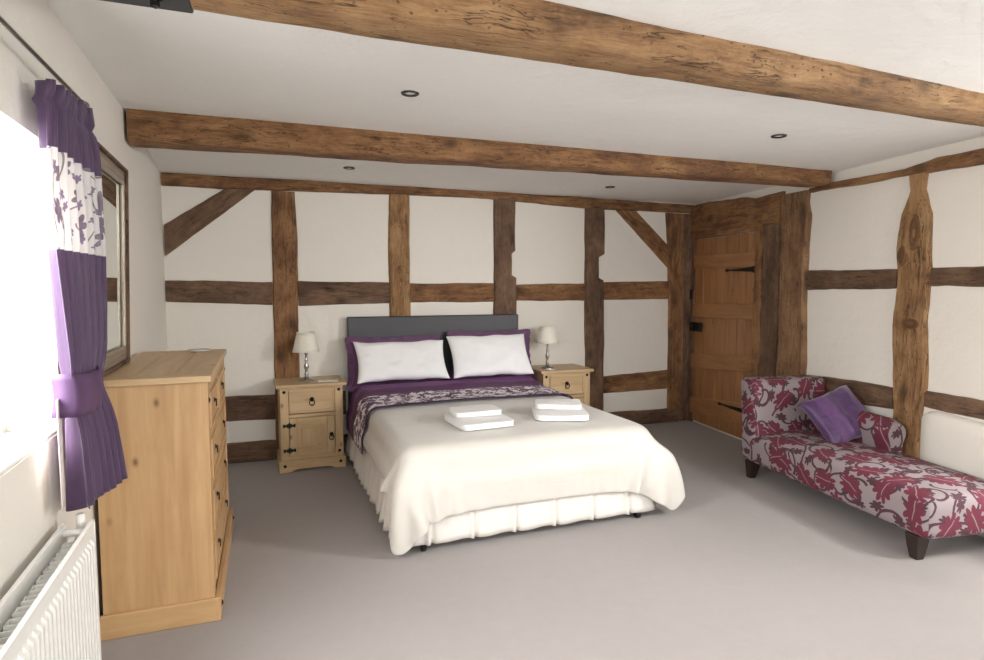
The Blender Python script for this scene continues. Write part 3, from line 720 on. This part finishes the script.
def nightstand():
    W, Dp, H = .46, .36, .665
    e = empty('bedside_cabinet', (0, 0, 0))
    pm = M['pine_pale']; f = -Dp / 2
    m = MB(); m.box((0, .0, H - .0125), (W + .055, Dp + .045, .025), 0); m.build('top', pm, e, .004)
    m = MB(); z0, z1 = .02, H - .026
    m.box((-W / 2 + .012, 0, (z0 + z1) / 2), (.024, Dp - .004, z1 - z0), 2); m.box((W / 2 - .012, 0, (z0 + z1) / 2), (.024, Dp - .004, z1 - z0), 2)
    m.box((0, Dp / 2 - .01, (z0 + z1) / 2), (W - .05, .014, z1 - z0), 2); m.box((0, .01, .1), (W - .05, Dp - .06, .016), 0)
    m.box((-W / 2 + .03, f + .01, (z0 + z1) / 2), (.06, .02, z1 - z0), 2); m.box((W / 2 - .03, f + .01, (z0 + z1) / 2), (.06, .02, z1 - z0), 2)
    m.box((0, f + .01, H - .04), (W - .12, .02, .028), 0); m.box((0, f + .01, .425), (W - .12, .02, .026), 0); m.box((0, f + .01, .105), (W - .12, .02, .03), 0)
    m.build('body', pm, e, .002)
    # plinth with an arched cut-out
    m = MB(); W2 = W + .03; pts = [(-W2 / 2, 0), (-W2 / 2 + .085, 0), (-W2 / 2 + .10, .012), (-W2 / 2 + .13, .02), (W2 / 2 - .13, .02), (W2 / 2 - .10, .012), (W2 / 2 - .085, 0), (W2 / 2, 0), (W2 / 2, .09), (-W2 / 2, .09)]
    m.prism([(x, f - .016, z) for x, z in pts], (0, .016, 0)); m.prism([(x, Dp / 2, z) for x, z in pts], (0, .012, 0))
    for s_ in (-1, 1): m.box((s_ * (W / 2 + .0075), 0, .045), (.015, Dp, .09), 1)
    m.build('plinth', pm, e, .003)
    m = MB(); m.box((0, f + .008, .532), (W - .125, .016, .178), 0)
    dr = m.build('drawer', pm, e, .003)
    m = MB()
    for (a, b, c_, d_) in ((-.168, .168, .445, .462), (-.168, .168, .603, .618)): m.box(((a + b) / 2, f - .003, (c_ + d_) / 2), (b - a - .012, .008, d_ - c_), 0)
    for x in (-.16, .16): m.box((x, f - .003, .532), (.012, .008, .17), 2)
    m.build('moulding', pm, dr, .002)
    ring_pull(dr, (0, f, .545), '-y', 1.25)
    m = MB(); m.box((-.137, f + .006, .265), (.058, .02, .288), 2); m.box((.137, f + .006, .265), (.058, .02, .288), 2)
    m.box((0, f + .006, .38), (.216, .02, .058), 0); m.box((0, f + .006, .15), (.216, .02, .058), 0)
    m.box((0, f + .012, .265), (.216, .012, .18), 2); m.box((0, f + .004, .265), (.165, .012, .125), 2)
    dd = m.build('cabinet_door', pm, e, .003)
    ring_pull(dd, (.14, f - .004, .265), '-y', 1.15)
    for z in (.355, .165):
        m = MB()
        m.box((-.168, f - .006, z), (.012, .008, .045), 2)
        for s_ in (-1, 1):
            for k, h in ((.012, .028), (.026, .016), (.038, .026)): m.box((-.168 + s_ * k, f - .006, z), (.014, .005, h), 2)
        m.build('hinge', M['iron'], e, .001)
    studs(e, [(s_ * (W / 2 - .03), f, H - .055) for s_ in (-1, 1)] + [(s_ * (W2 / 2 - .04), f - .016, .05) for s_ in (-1, 1)] + [(W / 2 - .03, f, .13)], '-y')
    return e
n1 = nightstand(); n1.location = (.315, 4.925, 0); n1.rotation_euler = (0, 0, R(1.5))
tag(n1, 'pine bedside cabinet left of the bed, its door and drawer in view', 'bedside cabinet', 'pine bedside cabinets')
n2 = copy_tree(n1); n2.location = (2.497, 4.925, 0); n2.rotation_euler = (0, 0, R(-1)); tag(n2, 'pine bedside cabinet right of the bed, half hidden by the bed', 'bedside cabinet', 'pine bedside cabinets')

def lamp():
    e = empty('table_lamp', (0, 0, 0))
    m = MB(); m.lathe([(.058, 0), (.058, .006), (.05, .012), (.030, .018), (.016, .028), (.012, .04), (.018, .05), (.012, .058), (.010, .08), (.017, .10), (.019, .115), (.012, .135), (.008, .15), (.014, .158), (.009, .168), (.008, .20), (.012, .206), (.012, .225), (.004, .23)], n=28)
    m.build('base', M['nickel'], e)
    P = []
    for i in range(41):
        a = 2 * math.pi * i / 40; P.append([((.102 + (.066 - .102) * k) * math.cos(a), (.102 + (.066 - .102) * k) * math.sin(a), .228 + .152 * k) for k in (0, .25, .5, .75, 1)])
    m = MB(); m.grid(P, P); o = m.build('lamp_shade', M['shade'], e, weld=True); s_ = o.modifiers.new('thick', 'SOLIDIFY'); s_.thickness = .002
    for r_, z in ((.102, .229), (.0665, .379)):
        m = MB()
        m.tube([(r_ * math.cos(2 * math.pi * k / 32), r_ * math.sin(2 * math.pi * k / 32), z) for k in range(33)], .0025, 6)
        m.build('shade_trim', M['shade'], o)
    m = MB(); m.tube([(-.066, 0, .372), (.066, 0, .372)], .0015, 6); m.tube([(0, 0, .22), (0, 0, .372)], .002, 6); m.lathe([(.012, .23), (.022, .26), (.024, .285), (.012, .31), (.001, .315)], n=14); m.build('light_bulb', M['ceramic'], e)
    return e
l1 = lamp(); l1.location = (.295, 4.93, .665); tag(l1, 'silver table lamp with cream shade on the left bedside cabinet', 'lamp', 'bedside table lamps')
l2 = copy_tree(l1); l2.location = (2.385, 4.92, .665); tag(l2, 'silver table lamp with cream shade on the right bedside cabinet', 'lamp', 'bedside table lamps')
# coasters / saucers
def saucer(loc, r, label):
    m = MB(); m.lathe([(r * .5, 0), (r * .6, .001), (r, .009), (r, .012), (r * .6, .005), (.001, .0045)], n=28); o = m.build('saucer', M['ceramic']); o.location = loc; return tag(o, label, 'saucer')
saucer((-.345, 3.70, 1.040), .06, 'small white saucer on the far end of the chest of drawers')
saucer((2.345, 4.765, .665), .045, 'small pale saucer beside the lamp on the right bedside cabinet')
m = MB(); m.box((0, 0, .0025), (.15, .07, .005), 0); o = m.build('card', M['ceramic'], None, .001); o.location = (.45, 4.84, .665); o.rotation_euler = (0, 0, R(-8)); tag(o, 'small pale card lying on the left bedside cabinet', 'card')

# chest of drawers
W, Dp, H = 1.08, .415, 1.04     # W along y, faces +x
e = empty('chest_of_drawers', (-.438, 3.245, 0), 0, 'tall pine chest of drawers against the left wall', 'chest of drawers')
pm = M['pine']; fx = Dp / 2
m = MB()
for k in range(3): m.box((-Dp / 2 + .0 + (k + .5) * (Dp + .02) / 3 - .005, 0, H - .014), ((Dp + .02) / 3 - .001, W - .14, .028), 1)
for s_ in (-1, 1): m.box((.005, s_ * (W / 2 - .022), H - .014), (Dp + .02, .094, .028), 0)
m.build('top', M['pine_pale'], e, .005)
m = MB(); z0, z1 = .02, H - .029
for s_ in (-1, 1):
    m.box((-.004, s_ * (W / 2 - .012), (z0 + z1) / 2), (Dp - .03, .024, z1 - z0), 2)
    m.box((fx - .0115, s_ * (W / 2 - .032), (z0 + z1) / 2), (.023, .064, z1 - z0), 2)
m.box((-Dp / 2 + .012, 0, (z0 + z1) / 2), (.012, W - .05, z1 - z0), 2)
zs = [.115, .335, .555, .775, .975]
for z in zs: m.box((fx - .013, 0, z), (.022, W - .13, .022), 1)
m.box((fx - .013, 0, .875), (.022, .03, .19), 2)
m.build('body', pm, e, .002)
m = MB()
for s_ in (-1, 1): m.box((.0, s_ * (W / 2 + .008), .05), (Dp + .012, .016, .10), 0)
m.box((fx + .012, 0, .05), (.024, W + .032, .10), 1); m.build('plinth', pm, e, .004)
def chest_drawer(y0, y1, z0, z1, pulls):
    m = MB(); m.box((fx - .010, (y0 + y1) / 2, (z0 + z1) / 2), (.018, y1 - y0, z1 - z0), 1); dr = m.build('drawer', pm, e, .003)
    m = MB(); t_ = .012
    for z in (z0 + .014, z1 - .014): m.box((fx + .002, (y0 + y1) / 2, z), (.008, y1 - y0 - .02, t_), 1)
    for y in (y0 + .014, y1 - .014): m.box((fx + .002, y, (z0 + z1) / 2), (.008, t_, z1 - z0 - .04), 2)
    m.build('moulding', pm, dr, .002)
    for y in pulls: ring_pull(dr, (fx + .001, y, (z0 + z1) / 2 + .01), '+x', .8)
for a, b in zip(zs[:3], zs[1:4]): chest_drawer(-W / 2 + .07, W / 2 - .07, a + .014, b - .014, (-.27, .27))
chest_drawer(-W / 2 + .07, -.02, .789, .961, (-.245,)); chest_drawer(.02, W / 2 - .07, .789, .961, (.245,))
studs(e, [(fx, s_ * (W / 2 - .032), .93) for s_ in (-1, 1)] + [(fx + .024, s_ * (W / 2 - .03), .055) for s_ in (-1, 1)], '+x')
e.location = (-.434, 3.25, 0)

# ------------------------------------------------------------------ BED
BX0, BX1, BY0, BY1, BT = .655, 2.185, 3.045, 5.06, .545
bed = empty('double_bed', ((BX0 + BX1) / 2, (BY0 + BY1) / 2, 0), 0, 'double bed with black headboard and white valance against the back wall', 'bed')
bc = bed.location
m = MB(); m.box((0, 0, .215), (BX1 - BX0 - .05, BY1 - BY0 - .05, .27), 0); m.build('divan_base', M['mattress'], bed, .01)
m = MB(); m.box((0, 0, .445), (BX1 - BX0 - .03, BY1 - BY0 - .03, .18), 0); m.build('mattress', M['mattress'], bed, .05, 5)
m = MB(); m.box((-.02, 5.10 - bc.y, .735), (1.53, .06, .83), 0); m.build('headboard', M['leather'], bed, .012, 3)
for x in (BX0 + .10, BX1 - .10):
    for y in (BY0 + .0, BY1 - .1):
        m = MB(); m.lathe([(.001, -.014), (.018, -.014), (.024, -.008), (.024, .008), (.018, .014), (.001, .014)], n=18, mat=Matrix.Translation((x - bc.x, y - bc.y, .0245)) @ Matrix.Rotation(R(90), 4, 'Y'))
        m.tube([(x - bc.x, y - bc.y, .03), (x - bc.x, y - bc.y, .085)], .009, 8); m.build('castor', M['iron'], bed)
# valance: pleated skirt round three sides
path = []
def seg(a, b, n):
    for k in range(n): path.append(((a[0] + (b[0] - a[0]) * k / n), (a[1] + (b[1] - a[1]) * k / n)))
ex = .0
seg((BX0, BY1 - .05), (BX0, BY0), 190); n_left = len(path); seg((BX0, BY0), (BX1, BY0), 150); n_foot = len(path); seg((BX1, BY0), (BX1, BY1 - .05), 190); path.append((BX1, BY1 - .05))
P = []; G = []; L = 0
for i, (x, y) in enumerate(path):
    if i: L += math.dist(path[i - 1], path[i])
    if i < n_left: nx_, ny_ = -1, 0
    elif i < n_foot: nx_, ny_ = 0, -1
    else: nx_, ny_ = 1, 0
    side = not (n_left <= i < n_foot); r = []; g = []
    for j in range(13):
        q = j / 12; z = .40 + (.045 - .40) * q
        if side:
            o_ = .006 + q * (.030 + .024 * math.sin(L * 46 + 1.2 * math.sin(L * 7)) + .008 * math.sin(L * 97)); dz = q * .012 * math.sin(L * 46 + 1.6)
        else:
            t_ = (L - (BY1 - .05 - BY0)) ; ph = (t_ * 4.1) % 1.0
            o_ = .006 + q * (.022 + .020 * math.exp(-((ph - .5) / .05) ** 2) - .018 * math.exp(-((ph - .60) / .035) ** 2) + .003 * math.sin(t_ * 30)); dz = q * .004 * math.sin(t_ * 25)
        r.append((x + nx_ * o_ - bc.x, y + ny_ * o_ - bc.y, z + dz)); g.append((L, z, 0))
    P.append(r); G.append(g)
m = MB(); m.grid(P, G); o = m.build('valance', M['valance'], bed); s_ = o.modifiers.new('thick', 'SOLIDIFY'); s_.thickness = .002

# --- cloth draped by a small position-based relaxation
def rbox(px, py, pz, c, h, r):
    """signed distance to a rounded box and its gradient"""
    q = np.stack([px - c[0], py - c[1], pz - c[2]], -1); sg = np.sign(q); a = np.abs(q) - (np.array(h) - r)
    mx_ = np.maximum(a, 0); ln = np.linalg.norm(mx_, axis=-1); inside = a.max(-1)
    dist = np.where(ln > 1e-9, ln, np.minimum(inside, 0)) - r
    g = np.where(ln[..., None] > 1e-9, mx_ / np.maximum(ln, 1e-9)[..., None], (a == a.max(-1, keepdims=True)).astype(float)) * sg
    return dist, g
def drape(x0, x1, y0, y1, z, boxes, step=.035, iters=260, sub=10, stiff_bend=.35, seed=1, floor=.012, crown=None, mu=.6, g=.004):
    nx, ny = int(round((x1 - x0) / step)) + 1, int(round((y1 - y0) / step)) + 1
    X, Y = np.meshgrid(np.linspace(x0, x1, nx), np.linspace(y0, y1, ny), indexing='ij')
    rng = np.random.RandomState(seed)
    Pp = np.stack([X, Y, np.full_like(X, z) + rng.rand(nx, ny) * .003], -1)
    dx, dy = (x1 - x0) / (nx - 1), (y1 - y0) / (ny - 1); dd = math.hypot(dx, dy)
    V = np.zeros_like(Pp)
    def con(A, B, L, k=1.0, only_stretch=False):
        d = B - A; l = np.linalg.norm(d, axis=-1, keepdims=True) + 1e-9; c = (l - L) / l * .5 * k
        if only_stretch is not False: c = np.where(l < L, c * only_stretch, c)
        c = d * c; A += c; B -= c
    for it in range(iters):
        V *= .93; V[..., 2] -= g; Q = Pp.copy(); Pp = Pp + V * 1.0
        for s_ in range(sub):
            for st in (0, 1):
                A = Pp[st:-1:2]; B = Pp[st + 1::2]; k = min(len(A), len(B)); con(A[:k], B[:k], dx)
                A = Pp[:, st:-1:2]; B = Pp[:, st + 1::2]; k = min(A.shape[1], B.shape[1]); con(A[:, :k], B[:, :k], dy)
            for st in (0, 1):
                A = Pp[st:-1:2, :-1]; B = Pp[st + 1::2, 1:]; k = min(len(A), len(B)); con(A[:k], B[:k], dd, .5, .3)
                A = Pp[st:-1:2, 1:]; B = Pp[st + 1::2, :-1]; k = min(len(A), len(B)); con(A[:k], B[:k], dd, .5, .3)
            if s_ % 2 == 0:
                for st in range(0, 3, 2):
                    A = Pp[st:-2:4]; B = Pp[st + 2::4]; k = min(len(A), len(B)); con(A[:k], B[:k], 2 * dx, stiff_bend)
                    A = Pp[:, st:-2:4]; B = Pp[:, st + 2::4]; k = min(A.shape[1], B.shape[1]); con(A[:, :k], B[:, :k], 2 * dy, stiff_bend)
            for (c, h, r) in boxes:
                di, gr = rbox(Pp[..., 0], Pp[..., 1], Pp[..., 2], c, h, r); pen = np.minimum(di, 0)[..., None]
                Pp -= gr * pen
                t = (Pp - Q); tn = (t * gr).sum(-1, keepdims=True) * gr; Pp -= np.where(pen < 0, (t - tn) * mu, 0)
            Pp[..., 2] = np.maximum(Pp[..., 2], floor)
        V = Pp - Q
    return Pp
def cloth_obj(name, Pp, mat, gx0, gy0, gdx, gdy, thick=.006, sub=1, lift=None):
    nx, ny = Pp.shape[:2]; G = [[(gx0 + i * gdx, gy0 + j * gdy, 0) for j in range(ny)] for i in range(nx)]
    P = [[tuple(map(float, Pp[i, j])) for j in range(ny)] for i in range(nx)]
    if lift: P = [[lift(*p) for p in r] for r in P]
    m = MB(); m.grid(P, G); o = m.build(name, mat)
    if thick: s_ = o.modifiers.new('thick', 'SOLIDIFY'); s_.thickness = thick; s_.offset = 1
    if sub: q = o.modifiers.new('smooth', 'SUBSURF'); q.levels = sub; q.render_levels = sub
    return o
hb = ((BX1 - BX0) / 2, (BY1 - BY0) / 2)
boxes = [((bc.x, bc.y, .30), (hb[0] + .004, hb[1] + .004, BT - .30 + .004), .06), ((bc.x, bc.y + .01, .22), (hb[0] + .045, hb[1] + .045, .19), .05)]
ov = .205; of = .30
Pc = drape(BX0 - ov, BX1 + ov + .02, BY0 - of, 4.60, BT + .01, boxes, step=.034, iters=150, sub=8)
print('cloth z', Pc[..., 2].min(), Pc[..., 2].max())
# a little loft so the spread reads as a soft quilt
def loft(x, y, z):
    # heavy corners of the quilt: they hang lower and stand off the bed
    for cx, sx in ((BX0, -1), (BX1, 1)):
        dd_ = math.hypot(x - (cx + sx * .12), (y - (BY0 - .08)))
        if z < BT - .04:
            w_ = math.exp(-(dd_ / .17) ** 2) * min(1, (BT - .04 - z) / .12)
            z = max(.03, BT - (BT - z) * (1 + (.18 if sx < 0 else .0) * w_)); x += sx * w_ * (.02 if sx < 0 else .15); y -= w_ * .03
    if z > BT - .02:
        k = min(1, max(0, (z - BT + .02) / .03)); z += k * (.012 * math.sin(math.pi * min(1, max(0, (x - BX0) / (BX1 - BX0)))) + .006 * noise.noise(Vector((x * 3, y * 3, 0))))
    return (x, y, z)
sp = cloth_obj('bedspread', Pc, M['satin'], 0, 0, .034, .034, .010, 1, loft)
tag(sp, 'cream satin bedspread hanging over the foot of the bed', 'bedspread')
boxes2 = [((bc.x, bc.y, .30), (hb[0] + .024, hb[1] + .01, BT - .30 + .030), .075), ((bc.x, bc.y, .24), (hb[0] + .055, hb[1] + .03, .18), .05)]
Pt = drape(BX0 - .30, BX1 + .28, 4.07, 4.92, BT + .045, boxes2, step=.034, iters=110, sub=8, seed=5)
def loft2(x, y, z):
    if z > BT: 
        k = min(1, (z - BT) / .02)
        z += k * (.012 * math.sin(math.pi * min(1, max(0, (x - BX0) / (BX1 - BX0)))) + .008 * noise.noise(Vector((x * 4, y * 6, 0))) + .032 * math.exp(-((y - 4.62 - .02 * math.sin(x * 4)) / .05) ** 2) + .045 * math.exp(-((y - 4.76 - .03 * math.sin(x * 3 + 1)) / .06) ** 2))
    return (x, y, z)
th_ = cloth_obj('bed_throw', Pt, M['throw'], 0, 0, .034, .85 / (Pt.shape[1] - 1), .008, 1, loft2)
tag(th_, 'aubergine throw with a lilac floral band across the pillow end of the bed', 'throw')

# pillows
def pillow(name, w_, h_, t_, loc, lean, rz, mat, label, cat='pillow', group=None, flange=0, roll=0, seed=0, grp=None):
    n = 36; m = MB()
    for sgn in (1, -1):
        P = []; G = []
        for i in range(n + 1):
            r = []; g = []
            for j in range(n + 1):
                u = -1 + 2 * i / n; v_ = -1 + 2 * j / n
                # pull sides in so the corners stay pointed
                px = u * (1 - .07 * (1 - v_ * v_) * abs(u) ** 3) * w_ / 2; pz = v_ * (1 - .09 * (1 - u * u) * abs(v_) ** 3) * h_ / 2
                k = max(0, (1 - abs(u) ** 3.2)) * max(0, (1 - abs(v_) ** 3.2)); th = t_ / 2 * k ** .5
                th += .16 * t_ * k * noise.noise(Vector((u * 2.6 + seed, v_ * 2.1, sgn))) + .05 * t_ * k * noise.noise(Vector((u * 7 + seed, v_ * 4, sgn)))
                r.append((px, -sgn * th, pz + .014 * noise.noise(Vector((u * 2.4 + seed, v_, 4))))); g.append((px + seed, pz, 0))
            P.append(r); G.append(g)
        m.grid(P, G)
    if flange:
        ring = []
        for k in range(160):
            a = 4 * k / 160; s_ = int(a); f_ = a - s_
            u, v_ = [(-1 + 2 * f_, -1), (1, -1 + 2 * f_), (1 - 2 * f_, 1), (-1, 1 - 2 * f_)][s_]
            px = u * (1 - .07 * (1 - v_ * v_) * abs(u) ** 3) * w_ / 2; pz = v_ * (1 - .09 * (1 - u * u) * abs(v_) ** 3) * h_ / 2
            ox = px + flange * (u if abs(u) > .96 else 0); oz = pz + flange * (v_ if abs(v_) > .96 else 0)
            wv = .008 * math.sin(k * .9 + seed)
            ring.append([(px * .97, 0, pz * .97), ((px + ox) / 2, wv * .5, (pz + oz) / 2), (ox, wv, oz)])
        ring.append(ring[0]); m.grid(ring, ring)
    o = m.build(name, mat, weld=True)
    o.matrix_world = Matrix.Translation(loc) @ Matrix.Rotation(rz, 4, 'Z') @ Matrix.Rotation(-lean, 4, 'X') @ Matrix.Rotation(roll, 4, 'Y')
    s_ = o.modifiers.new('s', 'SUBSURF'); s_.levels = 1; s_.render_levels = 1
    return tag(o, label, cat, group)
gp = 'pillows against the headboard'
pillow('pillow', .73, .38, .10, (1.0, 4.962, .775), R(12), R(0), M['purple'], 'aubergine pillow behind the left white pillow', 'pillow', gp, .035, 0, 1)
pillow('pillow', .72, .39, .10, (1.86, 4.962, .795), R(12), R(0), M['purple'], 'aubergine pillow behind the right white pillow', 'pillow', gp, .035, 0, 2)
pillow('pillow', .77, .37, .12, (1.035, 4.835, .80), R(34), R(0), M['cotton'], 'white pillow on the left side of the bed', 'pillow', gp, 0, R(0), 3)
pillow('pillow', .74, .41, .12, (1.80, 4.83, .815), R(34), R(0), M['cotton'], 'white pillow on the right side of the bed', 'pillow', gp, 0, R(0), 4)

# towels: folded slabs with stacked layers showing at the rim
def towel(w_, d_, h_, loc, rz, label, seed):
    m = MB(); nl = 3; n = 30; P = []; G = []
    ring = []
    for k in range(80):
        a = 2 * math.pi * k / 80; e_ = .22
        ring.append((math.copysign(abs(math.cos(a)) ** e_, math.cos(a)) * w_ / 2, math.copysign(abs(math.sin(a)) ** e_, math.sin(a)) * d_ / 2))
    prof = []
    for l in range(nl):
        za, zb = h_ * l / nl, h_ * (l + 1) / nl
        for q in range(7):
            a = -math.pi / 2 + math.pi * q / 6; prof.append((1 - .010 / w_ * 2 * (1 - math.cos(a)) - .01 * (l % 2), (za + zb) / 2 + (zb - za) / 2 * math.sin(a)))
    for s_ in (.9, .75, .5, .25, .02): prof.append((s_, h_ + .002 * (1 - s_)))
    for (s_, z) in prof:
        P.append([(x * s_, y * s_, z + .006 * noise.noise(Vector((x * 7 * s_ + seed, y * 7 * s_, 0))) * (z / h_) + .003 * noise.noise(Vector((x * 20, y * 20, z * 60 + seed)))) for x, y in ring])
    P = [list(r) + [r[0]] for r in P]
    m.grid(P, P); m.add([p for p in P[0]], [tuple(range(len(P[0]) - 1))], P[0]); 
    o = m.build('folded_towel', M['towel'], weld=True); o.location = loc; o.rotation_euler = (0, 0, rz)
    return tag(o, label, 'towel', 'folded towels on the bedspread')
zt = BT + .0275
towel(.34, .37, .036, (1.205, 3.44, zt), R(4), 'large folded white towel of the left stack on the bed', 1)
towel(.30, .21, .032, (1.21, 3.52, zt + .041), R(-3), 'small folded white towel on top of the left stack', 2)
towel(.34, .37, .036, (1.765, 3.46, zt), R(-20), 'large folded white towel of the right stack on the bed', 3)
towel(.30, .21, .032, (1.79, 3.53, zt + .041), R(-24), 'small folded white towel on top of the right stack', 4)

# ------------------------------------------------------------------ CHAISE
AC = R(8.2)
ch = empty('chaise_longue', (3.29, 3.41, 0), -AC, 'crimson floral chaise longue against the right wall', 'chaise longue')
# local frame: x = towards the right wall, -y = towards the viewer
def rounded_block(name, x0, x1, y0, y1, z0, z1, r, parent, crown=0, mat=None, n=26, off=(0, 0), shear=None):
    """superellipsoid-like block; grain = unrolled cloth coordinates"""
    m = MB(); P = []
    cx, cy, cz = (x0 + x1) / 2, (y0 + y1) / 2, (z0 + z1) / 2; hx, hy, hz = (x1 - x0) / 2, (y1 - y0) / 2, (z1 - z0) / 2
    def put(q):
        i = [max(-h + r, min(h - r, c)) for c, h in zip(q, (hx, hy, hz))]; dl = Vector(q) - Vector(i)
        p = Vector(i) + (dl.normalized() * r if dl.length > 1e-9 else dl)
        z = p.z
        if p.z > 0: z += crown * max(0, 1 - (p.x / hx) ** 2) ** .8 * max(0, 1 - (p.y / hy) ** 4) ** .8 * (p.z / hz)
        v_ = Vector((p.x + cx, p.y + cy, z + cz))
        return shear(v_) if shear else v_
    for ax in range(3):
        for sg in (-1, 1):
            h = (hx, hy, hz); a, b = [k for k in range(3) if k != ax]
            nu = max(4, int(2 * h[a] / .025)); nv = max(4, int(2 * h[b] / .025)); rows = []; gr = []
            for i in range(nu + 1):
                rr = []; gg = []
                for j in range(nv + 1):
                    q = [0, 0, 0]; q[ax] = sg * h[ax]; q[a] = -h[a] + 2 * h[a] * i / nu; q[b] = -h[b] + 2 * h[b] * j / nv
                    rr.append(put(q))
                    if ax == 2: g = (q[1], q[0], 0)
                    elif ax == 0: g = (q[1], sg * (hx + hz - q[2]), 0)
                    else: g = (sg * (hy + hz - q[2]), q[0], 0)
                    gg.append((g[0] + off[0], g[1] + off[1], 0))
                rows.append(rr); gr.append(gg)
            m.grid(rows, gr)
    return m.build(name, mat or M['damask'], parent)
rounded_block('seat', -.02, .605, -1.45, .02, .125, .335, .045, ch, .045, off=(.3, .1))
rounded_block('backrest', -.02, .60, -.11, .075, .13, .735, .05, ch, 0, off=(2.3, 1.1), shear=lambda v_: Vector((v_.x, v_.y + .10 * max(0, v_.z - .3) ** 1.3 + .02, v_.z)))
# rolled arm along the wall
P = []; G = []
for i in range(22):
    y = -.08 - .64 * i / 21; cap = 1 if i < 20 else (.93 if i == 20 else .78); r = []; g = []
    for k in range(33):
        a = -math.pi * .5 + 2 * math.pi * k / 32
        rx, rz_ = .085 * cap, .085 * cap
        # roll on top of an upright panel
        if math.sin(a) >= -.2: x, z = rx * math.cos(a), .475 + rz_ * math.sin(a)
        else: x, z = rx * .8 * math.cos(a), .475 - .017 - (.24) * cap * min(1, (-math.sin(a) - .2) / .8) 
        r.append((.522 + x, y - (.0 if i < 20 else .006 * (i - 19)), z + .03 - .03 * i / 21)); g.append((y + 5, .09 * a + 3.3, 0))
    P.append(r); G.append(g)
m = MB(); m.grid(P, G); m.add(P[-1][:-1], [tuple(range(32))], [(p[0] * 1 + 7, p[2] + 4, 0) for p in P[-1][:-1]]); m.add(P[0][:-1], [tuple(range(32))], [(p[0] + 7, p[2] + 4, 0) for p in P[0][:-1]])
m.build('armrest', M['damask'], ch)
for x, y in ((.035, .0), (.03, -1.345), (.545, .0), (.545, -1.345)):
    m = MB(); P = []
    sx = -1 if x < .3 else 1; sy = 1 if y > -.5 else -1
    for z, h, o_ in ((.13, .040, 0), (.07, .034, .002), (0, .022, .008)):
        P.append([(x + o_ * sx + a * h, y + o_ * sy + b * h, z) for a, b in ((-1, -1), (1, -1), (1, 1), (-1, 1), (-1, -1))])
    m.grid(P, P, False); m.add([p for p in P[-1][:4]], [(0, 1, 2, 3)], P[-1][:4]); m.add([p for p in P[0][:4]], [(0, 1, 2, 3)], P[0][:4])
    m.build('leg', M['dark_leg'], ch, .004, weld=True)
# cushion
cp = Vector((3.625, 2.955, .525))
pillow('cushion', .40, .38, .13, cp, R(38), R(-22), M['cushion'], 'shiny purple cushion leaning on the chaise back', 'cushion', None, 0, R(-22), 9)
